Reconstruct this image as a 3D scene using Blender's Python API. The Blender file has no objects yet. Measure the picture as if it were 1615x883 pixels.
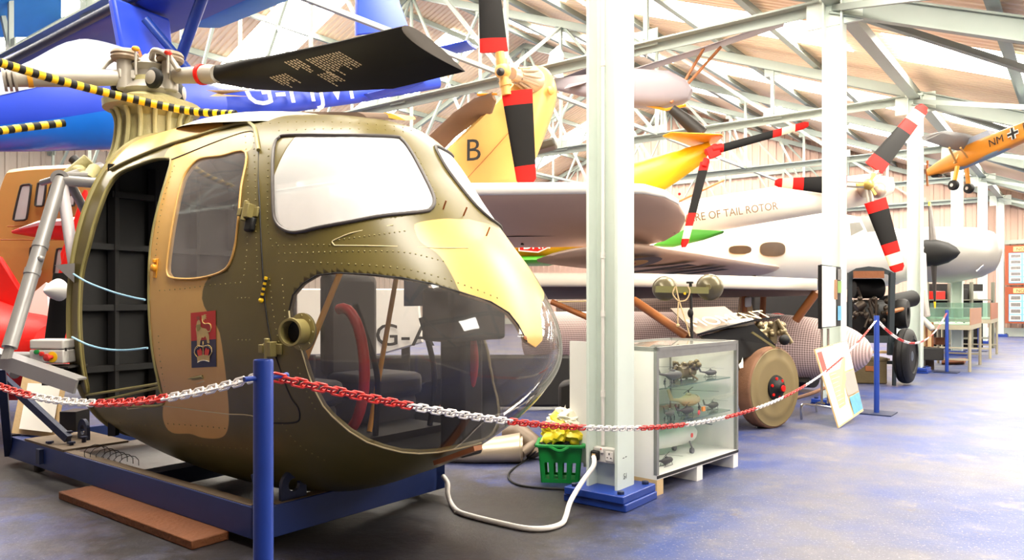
import bpy, bmesh, math, random
import numpy as np
from mathutils import Vector, Matrix
from mathutils.bvhtree import BVHTree
random.seed(7)
SC = bpy.context.scene
COL = SC.collection
# ------------------------------------------------------------------ camera, sky, exposure
CAMH, F, CX, CY = 1.2, 1177.0, 807.5, 473.0
cam = bpy.data.objects.new('camera', bpy.data.cameras.new('camera'))
COL.objects.link(cam)
cam.location = (0, 0, CAMH)
cam.rotation_euler = (math.pi/2, 0, 0)
cam.data.sensor_width = 36
cam.data.lens = 36*F/1615
cam.data.shift_y = (CY-441.5)/1615
cam.data.clip_end = 200
SC.camera = cam
SC.view_settings.view_transform = 'Standard'
SC.view_settings.look = 'None'
SC.view_settings.gamma = 1
SC.view_settings.use_curve_mapping = False
SC.view_settings.exposure = 0.42
world = bpy.data.worlds.new('world'); SC.world = world
world.use_nodes = True
world.node_tree.nodes['Background'].inputs[0].default_value = (1.0, 0.93, 0.84, 1)
world.node_tree.nodes['Background'].inputs[1].default_value = 0.8
SKYLIGHT = 22.0
SC.cycles.max_bounces = 8
SC.cycles.transparent_max_bounces = 24
SC.cycles.sample_clamp_indirect = 6

# ------------------------------------------------------------------ frames
C0 = Vector((0.59, 4.48, 0)); U = Vector((0.611, 0.7917, 0)); W = Vector((0.7917, -0.611, 0)); UP = Vector((0, 0, 1))
def V(*a): return Vector(a)
def B(a, b, z): return C0 + U*a + W*b + UP*z                    # hall frame: along the columns, across, up
def PX(x, y, D): return V((x-CX)/F*D, D, CAMH+(CY-y)/F*D)
def PZ(x, y, z): return PX(x, y, (z-CAMH)*F/(CY-y))
def PB(x, y, b):
    t = (x-CX)/F
    return PX(x, y, (b + C0.x*W.x + C0.y*W.y)/(t*W.x+W.y))
def lin(c):
    return tuple(((v/255)/12.92 if v/255 <= .04045 else ((v/255+.055)/1.055)**2.4) for v in c)

# ------------------------------------------------------------------ materials
MATS = {}
def mat(name, col, rough=.5, metal=0., var=.12, scale=6., bump=0., coat=0., spec=.5, bscale=None):
    if name in MATS: return MATS[name]
    m = bpy.data.materials.new(name); m.use_nodes = True
    nt = m.node_tree; p = nt.nodes['Principled BSDF']
    c = lin(col)
    p.inputs['Roughness'].default_value = rough
    p.inputs['Metallic'].default_value = metal
    p.inputs['Specular IOR Level'].default_value = spec
    p.inputs['Coat Weight'].default_value = coat
    p.inputs['Coat Roughness'].default_value = .15
    tc = nt.nodes.new('ShaderNodeTexCoord')
    no = nt.nodes.new('ShaderNodeTexNoise'); no.inputs['Scale'].default_value = scale; no.inputs['Detail'].default_value = 5
    nt.links.new(tc.outputs['Object'], no.inputs['Vector'])
    mx = nt.nodes.new('ShaderNodeMix'); mx.data_type = 'RGBA'
    mx.inputs[6].default_value = (*[v*(1-var) for v in c], 1)
    mx.inputs[7].default_value = (*[min(1, v*(1+var)) for v in c], 1)
    nt.links.new(no.outputs['Fac'], mx.inputs[0]); nt.links.new(mx.outputs[2], p.inputs['Base Color'])
    if bump:
        n2 = nt.nodes.new('ShaderNodeTexNoise'); n2.inputs['Scale'].default_value = bscale or scale*8
        nt.links.new(tc.outputs['Object'], n2.inputs['Vector'])
        b = nt.nodes.new('ShaderNodeBump'); b.inputs['Strength'].default_value = bump; b.inputs['Distance'].default_value = .02
        nt.links.new(n2.outputs['Fac'], b.inputs['Height']); nt.links.new(b.outputs['Normal'], p.inputs['Normal'])
    MATS[name] = m
    return m
def emit(name, col, s):
    m = bpy.data.materials.new(name); m.use_nodes = True; nt = m.node_tree
    nt.nodes.clear(); o = nt.nodes.new('ShaderNodeOutputMaterial'); e = nt.nodes.new('ShaderNodeEmission')
    e.inputs[0].default_value = (*lin(col), 1); e.inputs[1].default_value = s
    nt.links.new(e.outputs[0], o.inputs[0]); MATS[name] = m; return m
def glass(name, tint=(255, 255, 255), dust=.08, dustcol=(200, 195, 185), gloss=1.0, noise=0., rough=.02):
    """thin clear sheet: see-through, mirror-like at glancing angles, with a film of dust"""
    m = bpy.data.materials.new(name); m.use_nodes = True; nt = m.node_tree; nt.nodes.clear()
    L = nt.links.new
    o = nt.nodes.new('ShaderNodeOutputMaterial')
    tr = nt.nodes.new('ShaderNodeBsdfTransparent'); tr.inputs[0].default_value = (*lin(tint), 1)
    gl = nt.nodes.new('ShaderNodeBsdfGlossy'); gl.inputs['Roughness'].default_value = rough
    lw = nt.nodes.new('ShaderNodeLayerWeight'); lw.inputs[0].default_value = .5
    pw = nt.nodes.new('ShaderNodeMath'); pw.operation = 'POWER'; pw.inputs[1].default_value = 4.; L(lw.outputs['Facing'], pw.inputs[0])
    mu = nt.nodes.new('ShaderNodeMath'); mu.operation = 'MULTIPLY_ADD'; mu.inputs[1].default_value = .9; mu.inputs[2].default_value = .05*gloss; mu.use_clamp = True
    L(pw.outputs[0], mu.inputs[0])
    a = nt.nodes.new('ShaderNodeMixShader'); L(mu.outputs[0], a.inputs[0]); L(tr.outputs[0], a.inputs[1]); L(gl.outputs[0], a.inputs[2])
    df = nt.nodes.new('ShaderNodeBsdfDiffuse'); df.inputs[0].default_value = (*lin(dustcol), 1)
    b = nt.nodes.new('ShaderNodeMixShader'); b.inputs[0].default_value = dust
    if noise:
        tc = nt.nodes.new('ShaderNodeTexCoord'); no = nt.nodes.new('ShaderNodeTexNoise'); no.inputs['Scale'].default_value = 3.; no.inputs['Detail'].default_value = 8
        L(tc.outputs['Object'], no.inputs['Vector'])
        mr = nt.nodes.new('ShaderNodeMapRange'); mr.inputs[1].default_value = .35; mr.inputs[2].default_value = .75
        mr.inputs[3].default_value = dust*(1-noise); mr.inputs[4].default_value = dust*(1+noise)
        L(no.outputs['Fac'], mr.inputs[0]); L(mr.outputs[0], b.inputs[0])
    L(a.outputs[0], b.inputs[1]); L(df.outputs[0], b.inputs[2]); L(b.outputs[0], o.inputs[0])
    MATS[name] = m; return m

# ------------------------------------------------------------------ mesh builder
def frame(d, hint=UP):
    d = d.normalized()
    s = d.cross(hint)
    if s.length < 1e-4: s = d.cross(V(1, 0, 0))
    s.normalize(); t = s.cross(d).normalized()
    return d, s, t
class MB:
    def __init__(s): s.v = []; s.f = []; s.m = []
    def add(s, vs, fs, mi=0):
        k = len(s.v); s.v += [Vector(p) for p in vs]
        for f in fs: s.f.append(tuple(i+k for i in f)); s.m.append(mi)
        return s
    def hexa(s, p, mi=0):
        return s.add(p, [(0,3,2,1),(4,5,6,7),(0,1,5,4),(1,2,6,5),(2,3,7,6),(3,0,4,7)], mi)
    def bb(s, a0, a1, b0, b1, z0, z1, mi=0):
        return s.hexa([B(a0,b0,z0),B(a0,b1,z0),B(a1,b1,z0),B(a1,b0,z0),B(a0,b0,z1),B(a0,b1,z1),B(a1,b1,z1),B(a1,b0,z1)], mi)
    def box(s, c, sx, sy, sz, ax=None, mi=0):
        x, y, z = ax or (V(1,0,0), V(0,1,0), UP)
        c = Vector(c); x = x.normalized()*sx/2; y = y.normalized()*sy/2; z = z.normalized()*sz/2
        return s.hexa([c-x-y-z,c+x-y-z,c+x+y-z,c-x+y-z,c-x-y+z,c+x-y+z,c+x+y+z,c-x+y+z], mi)
    def beam(s, p, q, w, h, hint=UP, mi=0):
        d, a, b = frame(q-p, hint)
        return s.box((p+q)/2, (q-p).length, w, h, (d, a, b), mi)
    def rings(s, rs, closed=True, caps=True, mi=0, mats=None):
        n = len(rs[0]); k = len(s.v)
        for r in rs: s.v += [Vector(p) for p in r]
        for i in range(len(rs)-1):
            for j in range(n if closed else n-1):
                j2 = (j+1) % n
                s.f.append((k+i*n+j, k+i*n+j2, k+(i+1)*n+j2, k+(i+1)*n+j)); s.m.append(mats[i] if mats else mi)
        if caps and closed:
            s.f.append(tuple(k+j for j in reversed(range(n)))); s.m.append(mats[0] if mats else mi)
            s.f.append(tuple(k+(len(rs)-1)*n+j for j in range(n))); s.m.append(mats[-1] if mats else mi)
        return s
    def tube(s, pts, r, n=10, closed=False, mi=0, mats=None):
        pts = [Vector(p) for p in pts]; rs = []; N = len(pts); t = None
        for i, p in enumerate(pts):
            if closed: d = pts[(i+1) % N]-pts[i-1]
            else: d = pts[min(i+1, N-1)]-pts[max(i-1, 0)]
            d = d.normalized()
            if t is None: _, sd, t = frame(d)
            else:
                sd = d.cross(t)
                if sd.length < 1e-5: _, sd, t = frame(d)
                sd.normalize(); t = sd.cross(d).normalized()
            rr = r[i] if isinstance(r, (list, tuple)) else r
            rs.append([p + sd*rr*math.cos(a) + t*rr*math.sin(a) for a in [2*math.pi*j/n for j in range(n)]])
        if closed: rs.append(rs[0])
        return s.rings(rs, True, not closed, mi, mats)
    def cyl(s, p, q, r0, r1=None, n=16, mi=0): return s.tube([p, q], [r0, r0 if r1 is None else r1], n, mi=mi)
    def lathe(s, p, axis, prof, n=24, mi=0, mats=None):
        d, a, b = frame(Vector(axis))
        return s.rings([[p+d*t+(a*math.cos(x)+b*math.sin(x))*max(r, 1e-4) for x in [2*math.pi*j/n for j in range(n)]] for t, r in prof], True, True, mi, mats)
    def ell(s, path, side=None, n=24, mi=0, mats=None, pw=2.0):
        """path: (centre, half width, half height)"""
        rs = []; N = len(path)
        for i, (c, rx, rz) in enumerate(path):
            d = path[min(i+1, N-1)][0]-path[max(i-1, 0)][0]
            d, a, b = frame(d)
            rr = []
            for j in range(n):
                x = 2*math.pi*j/n; cc, ss = math.cos(x), math.sin(x)
                e = 2/pw
                rr.append(c + a*rx*math.copysign(abs(cc)**e, cc) + b*rz*math.copysign(abs(ss)**e, ss))
            rs.append(rr)
        return s.rings(rs, True, True, mi, mats)
    def wing(s, secs, up=UP, n=12, mi=0, mats=None):
        """secs: (leading edge, trailing edge, thickness)"""
        xs = [.5*(1-math.cos(math.pi*i/n)) for i in range(n+1)]
        th = lambda x: 5*(.2969*math.sqrt(x)-.126*x-.3516*x*x+.2843*x**3-.1036*x**4)
        rs = []
        for le, te, t in secs:
            c = te-le; cu = c.normalized(); u2 = (up-cu*up.dot(cu)).normalized()
            r = [le+c*x+u2*t*th(x) for x in xs] + [le+c*x-u2*t*th(x) for x in reversed(xs[1:-1])]
            rs.append(r)
        return s.rings(rs, True, True, mi, mats)
    def slab(s, poly, nrm, th, edge=0., mi=0):
        """polygon with thickness along nrm and optionally rounded rim"""
        nrm = nrm.normalized(); c = sum(poly, Vector())/len(poly); N = len(poly)
        def ring(off, sh):
            out = []
            for i, p in enumerate(poly):
                e1 = (p-poly[i-1]).normalized(); e2 = (poly[(i+1) % N]-p).normalized()
                t = (e1+e2).normalized(); m = t.cross(nrm)
                if m.dot(p-c) > 0: m = -m
                out.append(p+m*sh+nrm*off)
            return out
        h = th/2
        if edge: rs = [ring(-h, edge), ring(-h*.75, edge*.35), ring(0, 0), ring(h*.75, edge*.35), ring(h, edge)]
        else: rs = [ring(-h, 0), ring(h, 0)]
        return s.rings(rs, True, True, mi)
    def ball(s, c, r, sc=(1, 1, 1), ax=None, nu=14, nv=8, mi=0):
        x, y, z = ax or (V(1,0,0), V(0,1,0), UP)
        rs = []
        for i in range(nv+1):
            a = math.pi*i/nv; q = max(math.sin(a), 1e-3)
            rs.append([Vector(c)+r*(x*sc[0]*q*math.cos(2*math.pi*j/nu)+y*sc[1]*q*math.sin(2*math.pi*j/nu)-z*sc[2]*math.cos(a)) for j in range(nu)])
        return s.rings(rs, True, True, mi)
    def text(s, st, o, x, y, h, ex=.002, mi=0, align='LEFT', stretch=1.):
        cu = bpy.data.curves.new('t', 'FONT'); cu.body = st; cu.align_x = align; cu.resolution_u = 3
        ob = bpy.data.objects.new('t', cu); COL.objects.link(ob)
        dg = bpy.context.evaluated_depsgraph_get(); me = bpy.data.meshes.new_from_object(ob.evaluated_get(dg))
        x = x.normalized(); y = (y-x*y.dot(x)).normalized(); z = x.cross(y)
        k = h/.69
        s.add([o+x*p.co.x*k*stretch+y*p.co.y*k+z*ex for p in me.vertices], [tuple(f.vertices) for f in me.polygons], mi)
        bpy.data.objects.remove(ob); bpy.data.meshes.remove(me); bpy.data.curves.remove(cu)
        return s
    def build(s, name, mats, parent=None, loc=None, smooth=True, bev=0., angle=.7, **kw):
        if not isinstance(mats, (list, tuple)): mats = [mats]
        me = bpy.data.meshes.new(name)
        if parent is not None:
            q = parent
            while q.parent: q = q.parent
            o0 = q.location.copy()
        elif loc is not None: o0 = Vector(loc)
        else:
            xs = [p.x for p in s.v]; ys = [p.y for p in s.v]; zs = [p.z for p in s.v]
            o0 = V((min(xs)+max(xs))/2, (min(ys)+max(ys))/2, min(zs))
        me.from_pydata([tuple(p-o0) for p in s.v], [], s.f)
        for m in mats: me.materials.append(m)
        me.polygons.foreach_set('material_index', s.m)
        if smooth:
            me.polygons.foreach_set('use_smooth', [True]*len(me.polygons))
            me.set_sharp_from_angle(angle=angle)
        me.update()
        bm = bmesh.new(); bm.from_mesh(me); bmesh.ops.recalc_face_normals(bm, faces=bm.faces); bm.to_mesh(me); bm.free()
        o = bpy.data.objects.new(name, me); COL.objects.link(o)
        if parent is not None: o.parent = parent
        else: o.location = o0
        if bev:
            b = o.modifiers.new('bevel', 'BEVEL'); b.width = bev; b.segments = 2; b.limit_method = 'ANGLE'; b.angle_limit = .8
        for k, v in kw.items(): o[k] = v
        return o
    def thing(s, name, mats, label, cat, group=None, **k):
        o = s.build(name, mats, **k); o['label'] = label; o['category'] = cat
        if group: o['group'] = group
        return o
    def struct(s, name, mats, **k):
        o = s.build(name, mats, **k); o['kind'] = 'structure'; return o
def T(name, label, cat, loc, group=None):
    o = bpy.data.objects.new(name, None); COL.objects.link(o); o.location = loc; o.empty_display_size = .1
    o['label'] = label; o['category'] = cat
    if group: o['group'] = group
    return o
def spline(pts, n=8):
    """Catmull-Rom through points"""
    pts = [Vector(p) for p in pts]; out = []
    for i in range(len(pts)-1):
        p0, p1, p2, p3 = pts[max(i-1, 0)], pts[i], pts[i+1], pts[min(i+2, len(pts)-1)]
        for j in range(n):
            t = j/n
            out.append(.5*((2*p1)+(p2-p0)*t+(2*p0-5*p1+4*p2-p3)*t*t+(3*p1-p0-3*p2+p3)*t**3))
    out.append(pts[-1]); return out

# ------------------------------------------------------------------ shared materials
m_steel = mat('pale_green_steel_paint', (206, 216, 206), .45, var=.05)
m_white = mat('white_gloss_paint', (236, 234, 228), .35, var=.04)
m_blue = mat('blue_enamel', (24, 56, 140), .4, var=.15, scale=9)
m_dblue = mat('navy_frame_paint', (20, 32, 66), .5, var=.25, scale=7, bump=.1)
m_black = mat('black_rubber', (14, 13, 12), .6, var=.2, spec=.35)
m_bpaint = mat('black_blade_paint', (17, 15, 14), .6, var=.2, spec=.25)
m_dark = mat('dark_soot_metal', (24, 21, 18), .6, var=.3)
m_red = mat('red_paint', (208, 20, 12), .55, var=.06, spec=.25)
m_redpl = mat('red_plastic', (206, 44, 34), .4, var=.05)
m_whpl = mat('white_plastic', (232, 226, 220), .4, var=.03)
m_steel_shade = mat('shaded_steel_paint', (150, 160, 152), .5, var=.05)  # darker copy of the column paint, painting the roof steel's shade
m_alu = mat('bare_aluminium', (186, 184, 178), .35, metal=.7, var=.1)
m_silver = mat('silver_dope', (188, 180, 172), .45, metal=.25, var=.08, scale=3)
m_fabric = mat('grey_doped_fabric', (206, 180, 162), .55, var=.1, scale=2.)
m_sand = mat('sand_paint', (208, 160, 84), .45, var=.06)
m_olive = mat('olive_drab', (108, 98, 60), .5, var=.12)
m_khaki = mat('khaki_cast_metal', (168, 160, 112), .55, var=.15, bump=.2)
m_yel = mat('yellow_paint', (236, 190, 20), .4, var=.05)
m_ora = mat('orange_yellow_paint', (222, 152, 30), .45, var=.05)
m_green = mat('bright_green_paint', (72, 160, 40), .45, var=.06)
m_grn2 = mat('green_plastic', (14, 132, 56), .4, var=.06)
m_wood = mat('brown_timber', (122, 70, 34), .7, var=.3, scale=4, bump=.2)
m_pale = mat('pale_timber', (206, 176, 130), .7, var=.15, scale=5, bump=.15)
m_paper = mat('white_paper', (240, 236, 226), .7, var=.03)
m_brown = mat('brown_strut', (150, 88, 40), .5, var=.2)
m_chrome = mat('chrome_tube', (200, 198, 192), .2, metal=.9, var=.05)
m_grey = mat('light_grey_plastic', (196, 192, 186), .45, var=.04)
m_rust = mat('rusty_tread', (124, 86, 60), .7, var=.3, scale=9, bump=.2)
m_sky = mat('sky_blue_fabric', (40, 120, 190), .5, var=.15, scale=3)
m_roy = mat('royal_blue_fabric', (34, 66, 196), .45, var=.1, scale=3)
m_glass = glass('clear_case_glass', dust=.015, gloss=.7)
# ================================================================== THE HALL
PITCH, EAVE, RIDGE = .39, 4.74, -11.8
def roof_z(b): return EAVE-PITCH*b if b >= RIDGE else EAVE-PITCH*RIDGE-PITCH*(RIDGE-b)
LEFT = -21.5; FAR = 25.7; NEARA = -8.0; RIGHT = 6.2
# floor: worn blue paint
def floor_mat():
    m = bpy.data.materials.new('worn_blue_floor_paint'); m.use_nodes = True; nt = m.node_tree; L = nt.links.new
    p = nt.nodes['Principled BSDF']; tc = nt.nodes.new('ShaderNodeTexCoord')
    def noise(sc, det=6, ro=.6):
        n = nt.nodes.new('ShaderNodeTexNoise'); n.inputs['Scale'].default_value = sc; n.inputs['Detail'].default_value = det; n.inputs['Roughness'].default_value = ro
        L(tc.outputs['Object'], n.inputs['Vector']); return n.outputs['Fac']
    def ramp(f, a, b):
        r = nt.nodes.new('ShaderNodeMapRange'); r.inputs[1].default_value = a; r.inputs[2].default_value = b; L(f, r.inputs[0]); return r.outputs[0]
    def mix(f, a, b):
        x = nt.nodes.new('ShaderNodeMix'); x.data_type = 'RGBA'; L(f, x.inputs[0])
        for i, c in ((6, a), (7, b)):
            if isinstance(c, tuple): x.inputs[i].default_value = (*lin(c), 1)
            else: L(c, x.inputs[i])
        return x.outputs[2]
    c = mix(ramp(noise(.9, 7, .65), .40, .60), (34, 56, 118), (80, 80, 96))
    c = mix(ramp(noise(2.2, 9, .75), .54, .66), c, (100, 97, 104))
    c = mix(ramp(noise(4.5, 9, .75), .60, .70), c, (96, 82, 74))
    c = mix(ramp(noise(70, 2), .60, .70), c, (132, 130, 140))
    c = mix(ramp(noise(52, 3, .7), .62, .72), c, (58, 54, 62))
    # dark brown noisy patches round the cradle and along the first column
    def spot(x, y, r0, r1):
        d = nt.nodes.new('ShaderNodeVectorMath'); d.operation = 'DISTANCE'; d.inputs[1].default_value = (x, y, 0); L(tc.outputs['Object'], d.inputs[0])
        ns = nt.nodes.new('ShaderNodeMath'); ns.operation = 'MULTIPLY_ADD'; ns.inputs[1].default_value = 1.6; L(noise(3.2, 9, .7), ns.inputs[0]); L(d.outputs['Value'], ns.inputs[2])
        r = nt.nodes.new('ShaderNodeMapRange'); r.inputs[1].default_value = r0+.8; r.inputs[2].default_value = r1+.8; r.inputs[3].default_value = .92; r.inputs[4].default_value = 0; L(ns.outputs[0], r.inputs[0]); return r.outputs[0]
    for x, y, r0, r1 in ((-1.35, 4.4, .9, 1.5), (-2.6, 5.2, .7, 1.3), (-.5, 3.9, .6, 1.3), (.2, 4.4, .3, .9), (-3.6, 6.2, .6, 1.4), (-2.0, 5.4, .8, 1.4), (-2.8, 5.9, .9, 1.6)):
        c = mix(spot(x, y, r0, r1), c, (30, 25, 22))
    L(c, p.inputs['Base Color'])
    rr = nt.nodes.new('ShaderNodeMapRange'); rr.inputs[3].default_value = .28; rr.inputs[4].default_value = .6
    L(noise(3.0), rr.inputs[0]); L(rr.outputs[0], p.inputs['Roughness'])
    b = nt.nodes.new('ShaderNodeBump'); b.inputs['Strength'].default_value = .35; b.inputs['Distance'].default_value = .01
    L(noise(14, 8, .7), b.inputs['Height']); L(b.outputs['Normal'], p.inputs['Normal'])
    return m
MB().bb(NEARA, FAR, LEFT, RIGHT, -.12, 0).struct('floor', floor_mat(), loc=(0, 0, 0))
# profiled roof sheets
m_roof = mat('beige_profiled_sheet', (252, 224, 194), .6, var=.04, scale=1)
m_skyl = emit('daylit_translucent_sheet', (255, 247, 232), SKYLIGHT)
def sheet(mb, a0, a1, b0, b1, pitch=.16, amp=.034, dz=0.):
    prof = []
    a = a0; n = 0
    while a < a1-1e-6:
        for q, h in ((0, 0), (.28, 0), (.40, 1), (.78, 1), (.90, 0)):
            x = a+q*pitch
            if x < a1: prof.append((x, h*amp))
        a += pitch
    prof.append((a1, 0))
    nb = 2
    rows = [[B(x, b0+(b1-b0)*i/(nb-1), roof_z(b0+(b1-b0)*i/(nb-1))+.16+h+dz) for x, h in prof] for i in range(nb)]
    mb.rings(rows, False, False)
SKY = [(5*k+2.4, 5*k+3.9) for k in range(-1, 5)]
opaque = []; a = NEARA
for s0, s1 in SKY:
    if s0 > a: opaque.append((a, s0))
    a = max(a, s1)
opaque.append((a, FAR))
mb = MB()
slopes = [(0.0, RIGHT), (RIDGE, 0.0), (LEFT-.2, RIDGE)]
for b0, b1 in slopes:
    for a0, a1 in opaque: sheet(mb, a0, a1, b0, b1)
# strips are interrupted by opaque bands across the slope
BANDS = {0: [(4.9, RIGHT)], 1: [(RIDGE, -10.9), (-6.2, -5.0), (-.7, 0)], 2: [(LEFT-.2, -20), (-12.6, RIDGE)]}
for si, (b0, b1) in enumerate(slopes):
    for s0, s1 in SKY:
        for q0, q1 in ([(1.9, 3.1), (4.1, b1)] if s0 < 0 and si == 0 else BANDS[si]): sheet(mb, s0, s1, q0, q1)  # unseen near-bay strip over the cockpit: bands shaped for its light
mb.struct('ceiling', m_roof, smooth=False, loc=(0, 0, 0))
wn = 0
for si, (b0, b1) in enumerate(slopes):
    for s0, s1 in SKY:
        cuts = sorted(BANDS[si]) if s0 > 0 or si else [(1.9, 3.1), (4.1, b1)]; x = b0; spans = []  # same near-bay openings, one kept for a highlight on the bubble
        for q0, q1 in cuts:
            if q0 > x+.05: spans.append((x, q0))
            x = max(x, q1)
        if x < b1-.05: spans.append((x, b1))
        mb = MB()
        for q0, q1 in spans: sheet(mb, max(s0, NEARA), s1, q0, q1)
        wn += 1
        mb.struct('window_%d' % wn, m_skyl, smooth=False, loc=(0, 0, 0))
# walls of ribbed sheet
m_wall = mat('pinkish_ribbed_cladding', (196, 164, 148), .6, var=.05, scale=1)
def ribbed(mb, pts, pitch, z0, zf, nrm):
    """pts: start, direction, length in hall coords (a,b)"""
    (a, b), (da, db), n = pts
    prof = []; x = 0
    while x < n-1e-6:
        for q, h in ((0, 0), (.55, 0), (.62, 1), (.92, 1), (.99, 0)):
            if x+q*pitch < n: prof.append((x+q*pitch, h*.035))
        x += pitch
    prof.append((n, 0))
    rows = [[], []]
    for t, h in prof:
        aa, bb_ = a+da*t+nrm[0]*h, b+db*t+nrm[1]*h
        rows[0].append(B(aa, bb_, z0)); rows[1].append(B(aa, bb_, zf(b+db*t)))
    mb.rings(rows, False, False)
mb = MB(); ribbed(mb, ((FAR, LEFT), (0, 1), RIGHT-LEFT), .32, 0, lambda b: roof_z(b)+.2, (-1, 0)); mb.struct('wall_far', m_wall, smooth=False, loc=(0, 0, 0))
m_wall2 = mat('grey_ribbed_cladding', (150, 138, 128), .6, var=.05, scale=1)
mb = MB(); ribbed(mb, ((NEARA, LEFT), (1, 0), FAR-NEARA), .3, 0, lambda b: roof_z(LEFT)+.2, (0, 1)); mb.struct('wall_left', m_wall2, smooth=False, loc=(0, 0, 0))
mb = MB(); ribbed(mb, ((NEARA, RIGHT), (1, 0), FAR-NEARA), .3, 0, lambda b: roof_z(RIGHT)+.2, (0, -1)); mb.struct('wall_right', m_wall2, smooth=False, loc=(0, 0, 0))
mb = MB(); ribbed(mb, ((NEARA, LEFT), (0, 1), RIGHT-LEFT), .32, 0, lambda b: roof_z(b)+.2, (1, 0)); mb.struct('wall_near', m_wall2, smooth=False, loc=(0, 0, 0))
mb = MB(); mb.bb(FAR-.12, FAR-.06, LEFT, RIGHT, 0, .28); mb.struct('baseboard_far', m_steel, loc=(0, 0, 0))
# steel trusses
tn = 0
def angle_bar(mb, p, q, w):
    mb.beam(p, q, w, w*.16); d, s, t = frame(q-p); mb.beam(p+s*(w/2-w*.08)-t*w*.4, q+s*(w/2-w*.08)-t*w*.4, w*.16, w)
for k in range(-1, 6):
    a = 5*k if k < 5 else 25.45
    mb = MB()
    zt = lambda b: roof_z(b)-.12
    nodes = [RIDGE*2*i/10 for i in range(11)]
    bc = [B(a, b, 4.6) for b in nodes]
    # chords
    angle_bar(mb, B(a, 0, 4.6), B(a, LEFT, 4.6), .14)
    mb.beam(B(a, 0, zt(0)), B(a, RIDGE, zt(RIDGE)), .12, .16); mb.beam(B(a, RIDGE, zt(RIDGE)), B(a, LEFT, zt(LEFT)), .12, .16)
    for i in range(1, 10):
        b = nodes[i]
        if b < LEFT: break
        mb.beam(B(a, b, 4.6), B(a, b, zt(b)), .06, .06, hint=W)
        nb = nodes[i+1] if b > RIDGE else nodes[i-1]
        mb.beam(B(a, b, 4.6), B(a, nb, zt(nb)), .06, .06, hint=U)
    # gusset plates where the bars meet
    for i in range(1, 10):
        b = nodes[i]
        if b < LEFT: break
        mb.box(B(a, b, 4.66), .34, .02, .22, (W, U, UP)); mb.box(B(a, b, zt(b)-.08), .3, .02, .22, (W, U, UP))
    # lean-to rafter with flanges
    p, q = B(a, 0, 4.55), B(a, RIGHT, 4.55-PITCH*RIGHT)
    d, s, t = frame(q-p)
    mb.beam(p, q, .02, .2); mb.beam(p+t*.11, q+t*.11, .12, .02); mb.beam(p-t*.11, q-t*.11, .12, .02)
    if k == 5: mb.beam(B(a, LEFT, 3.1), B(a, RIGHT, 3.1), .1, .14)
    tn += 1
    mb.struct('trim_%d' % tn, m_steel_shade, smooth=False, loc=(0, 0, 0))
# purlins, eaves beam and wind bracing
def zed(mb, b):
    z = roof_z(b)+.06
    mb.beam(B(NEARA, b, z), B(FAR, b, z), .03, .16); mb.beam(B(NEARA, b-.04, z+.08), B(FAR, b-.04, z+.08), .09, .015); mb.beam(B(NEARA, b+.04, z-.08), B(FAR, b+.04, z-.08), .09, .015)
for b in [1.5, 3.0, 4.5, -1.6, -3.2, -4.8, -6.4, -8.0, -9.6, -11.2, -12.6, -14.4, -16.2, -18, -19.8]:
    mb = MB(); zed(mb, b); tn += 1; mb.struct('trim_%d' % tn, m_steel_shade, smooth=False, loc=(0, 0, 0))
mb = MB(); mb.beam(B(NEARA, 0, 4.62), B(FAR, 0, 4.62), .1, .16); mb.beam(B(NEARA, 0, 4.54), B(FAR, 0, 4.54), .16, .02)
tn += 1; mb.struct('trim_%d' % tn, m_steel_shade, smooth=False, loc=(0, 0, 0))
for k in range(0, 5):
    mb = MB()
    mb.beam(B(5*k, 0, 4.5), B(5*k+2.5, 3.0, 4.5-PITCH*3), .07, .07); mb.beam(B(5*k+5, 0, 4.5), B(5*k+2.5, 3.0, 4.5-PITCH*3), .07, .07)
    for i in (2, 4):
        b = RIDGE*2*i/10
        mb.beam(B(5*k, b, 4.6), B(5*k+5, b, 4.6), .06, .06)
        mb.beam(B(5*k, b, 4.65), B(5*k+5, RIDGE*2*(i+1)/10, roof_z(RIDGE*2*(i+1)/10)-.2), .05, .05)
    tn += 1; mb.struct('trim_%d' % tn, m_steel_shade, smooth=False, loc=(0, 0, 0))
for z in (1.2, 2.4, 3.4): 
    mb = MB(); mb.beam(B(NEARA, LEFT+.08, z), B(FAR, LEFT+.08, z), .06, .12); tn += 1; mb.struct('trim_%d' % tn, m_steel_shade, smooth=False, loc=(0, 0, 0))
for z in (4.6, 6.2):
    mb = MB(); mb.beam(B(FAR-.1, LEFT, z), B(FAR-.1, 0, z), .06, .14); tn += 1; mb.struct('trim_%d' % tn, m_steel_shade, smooth=False, loc=(0, 0, 0))

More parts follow.
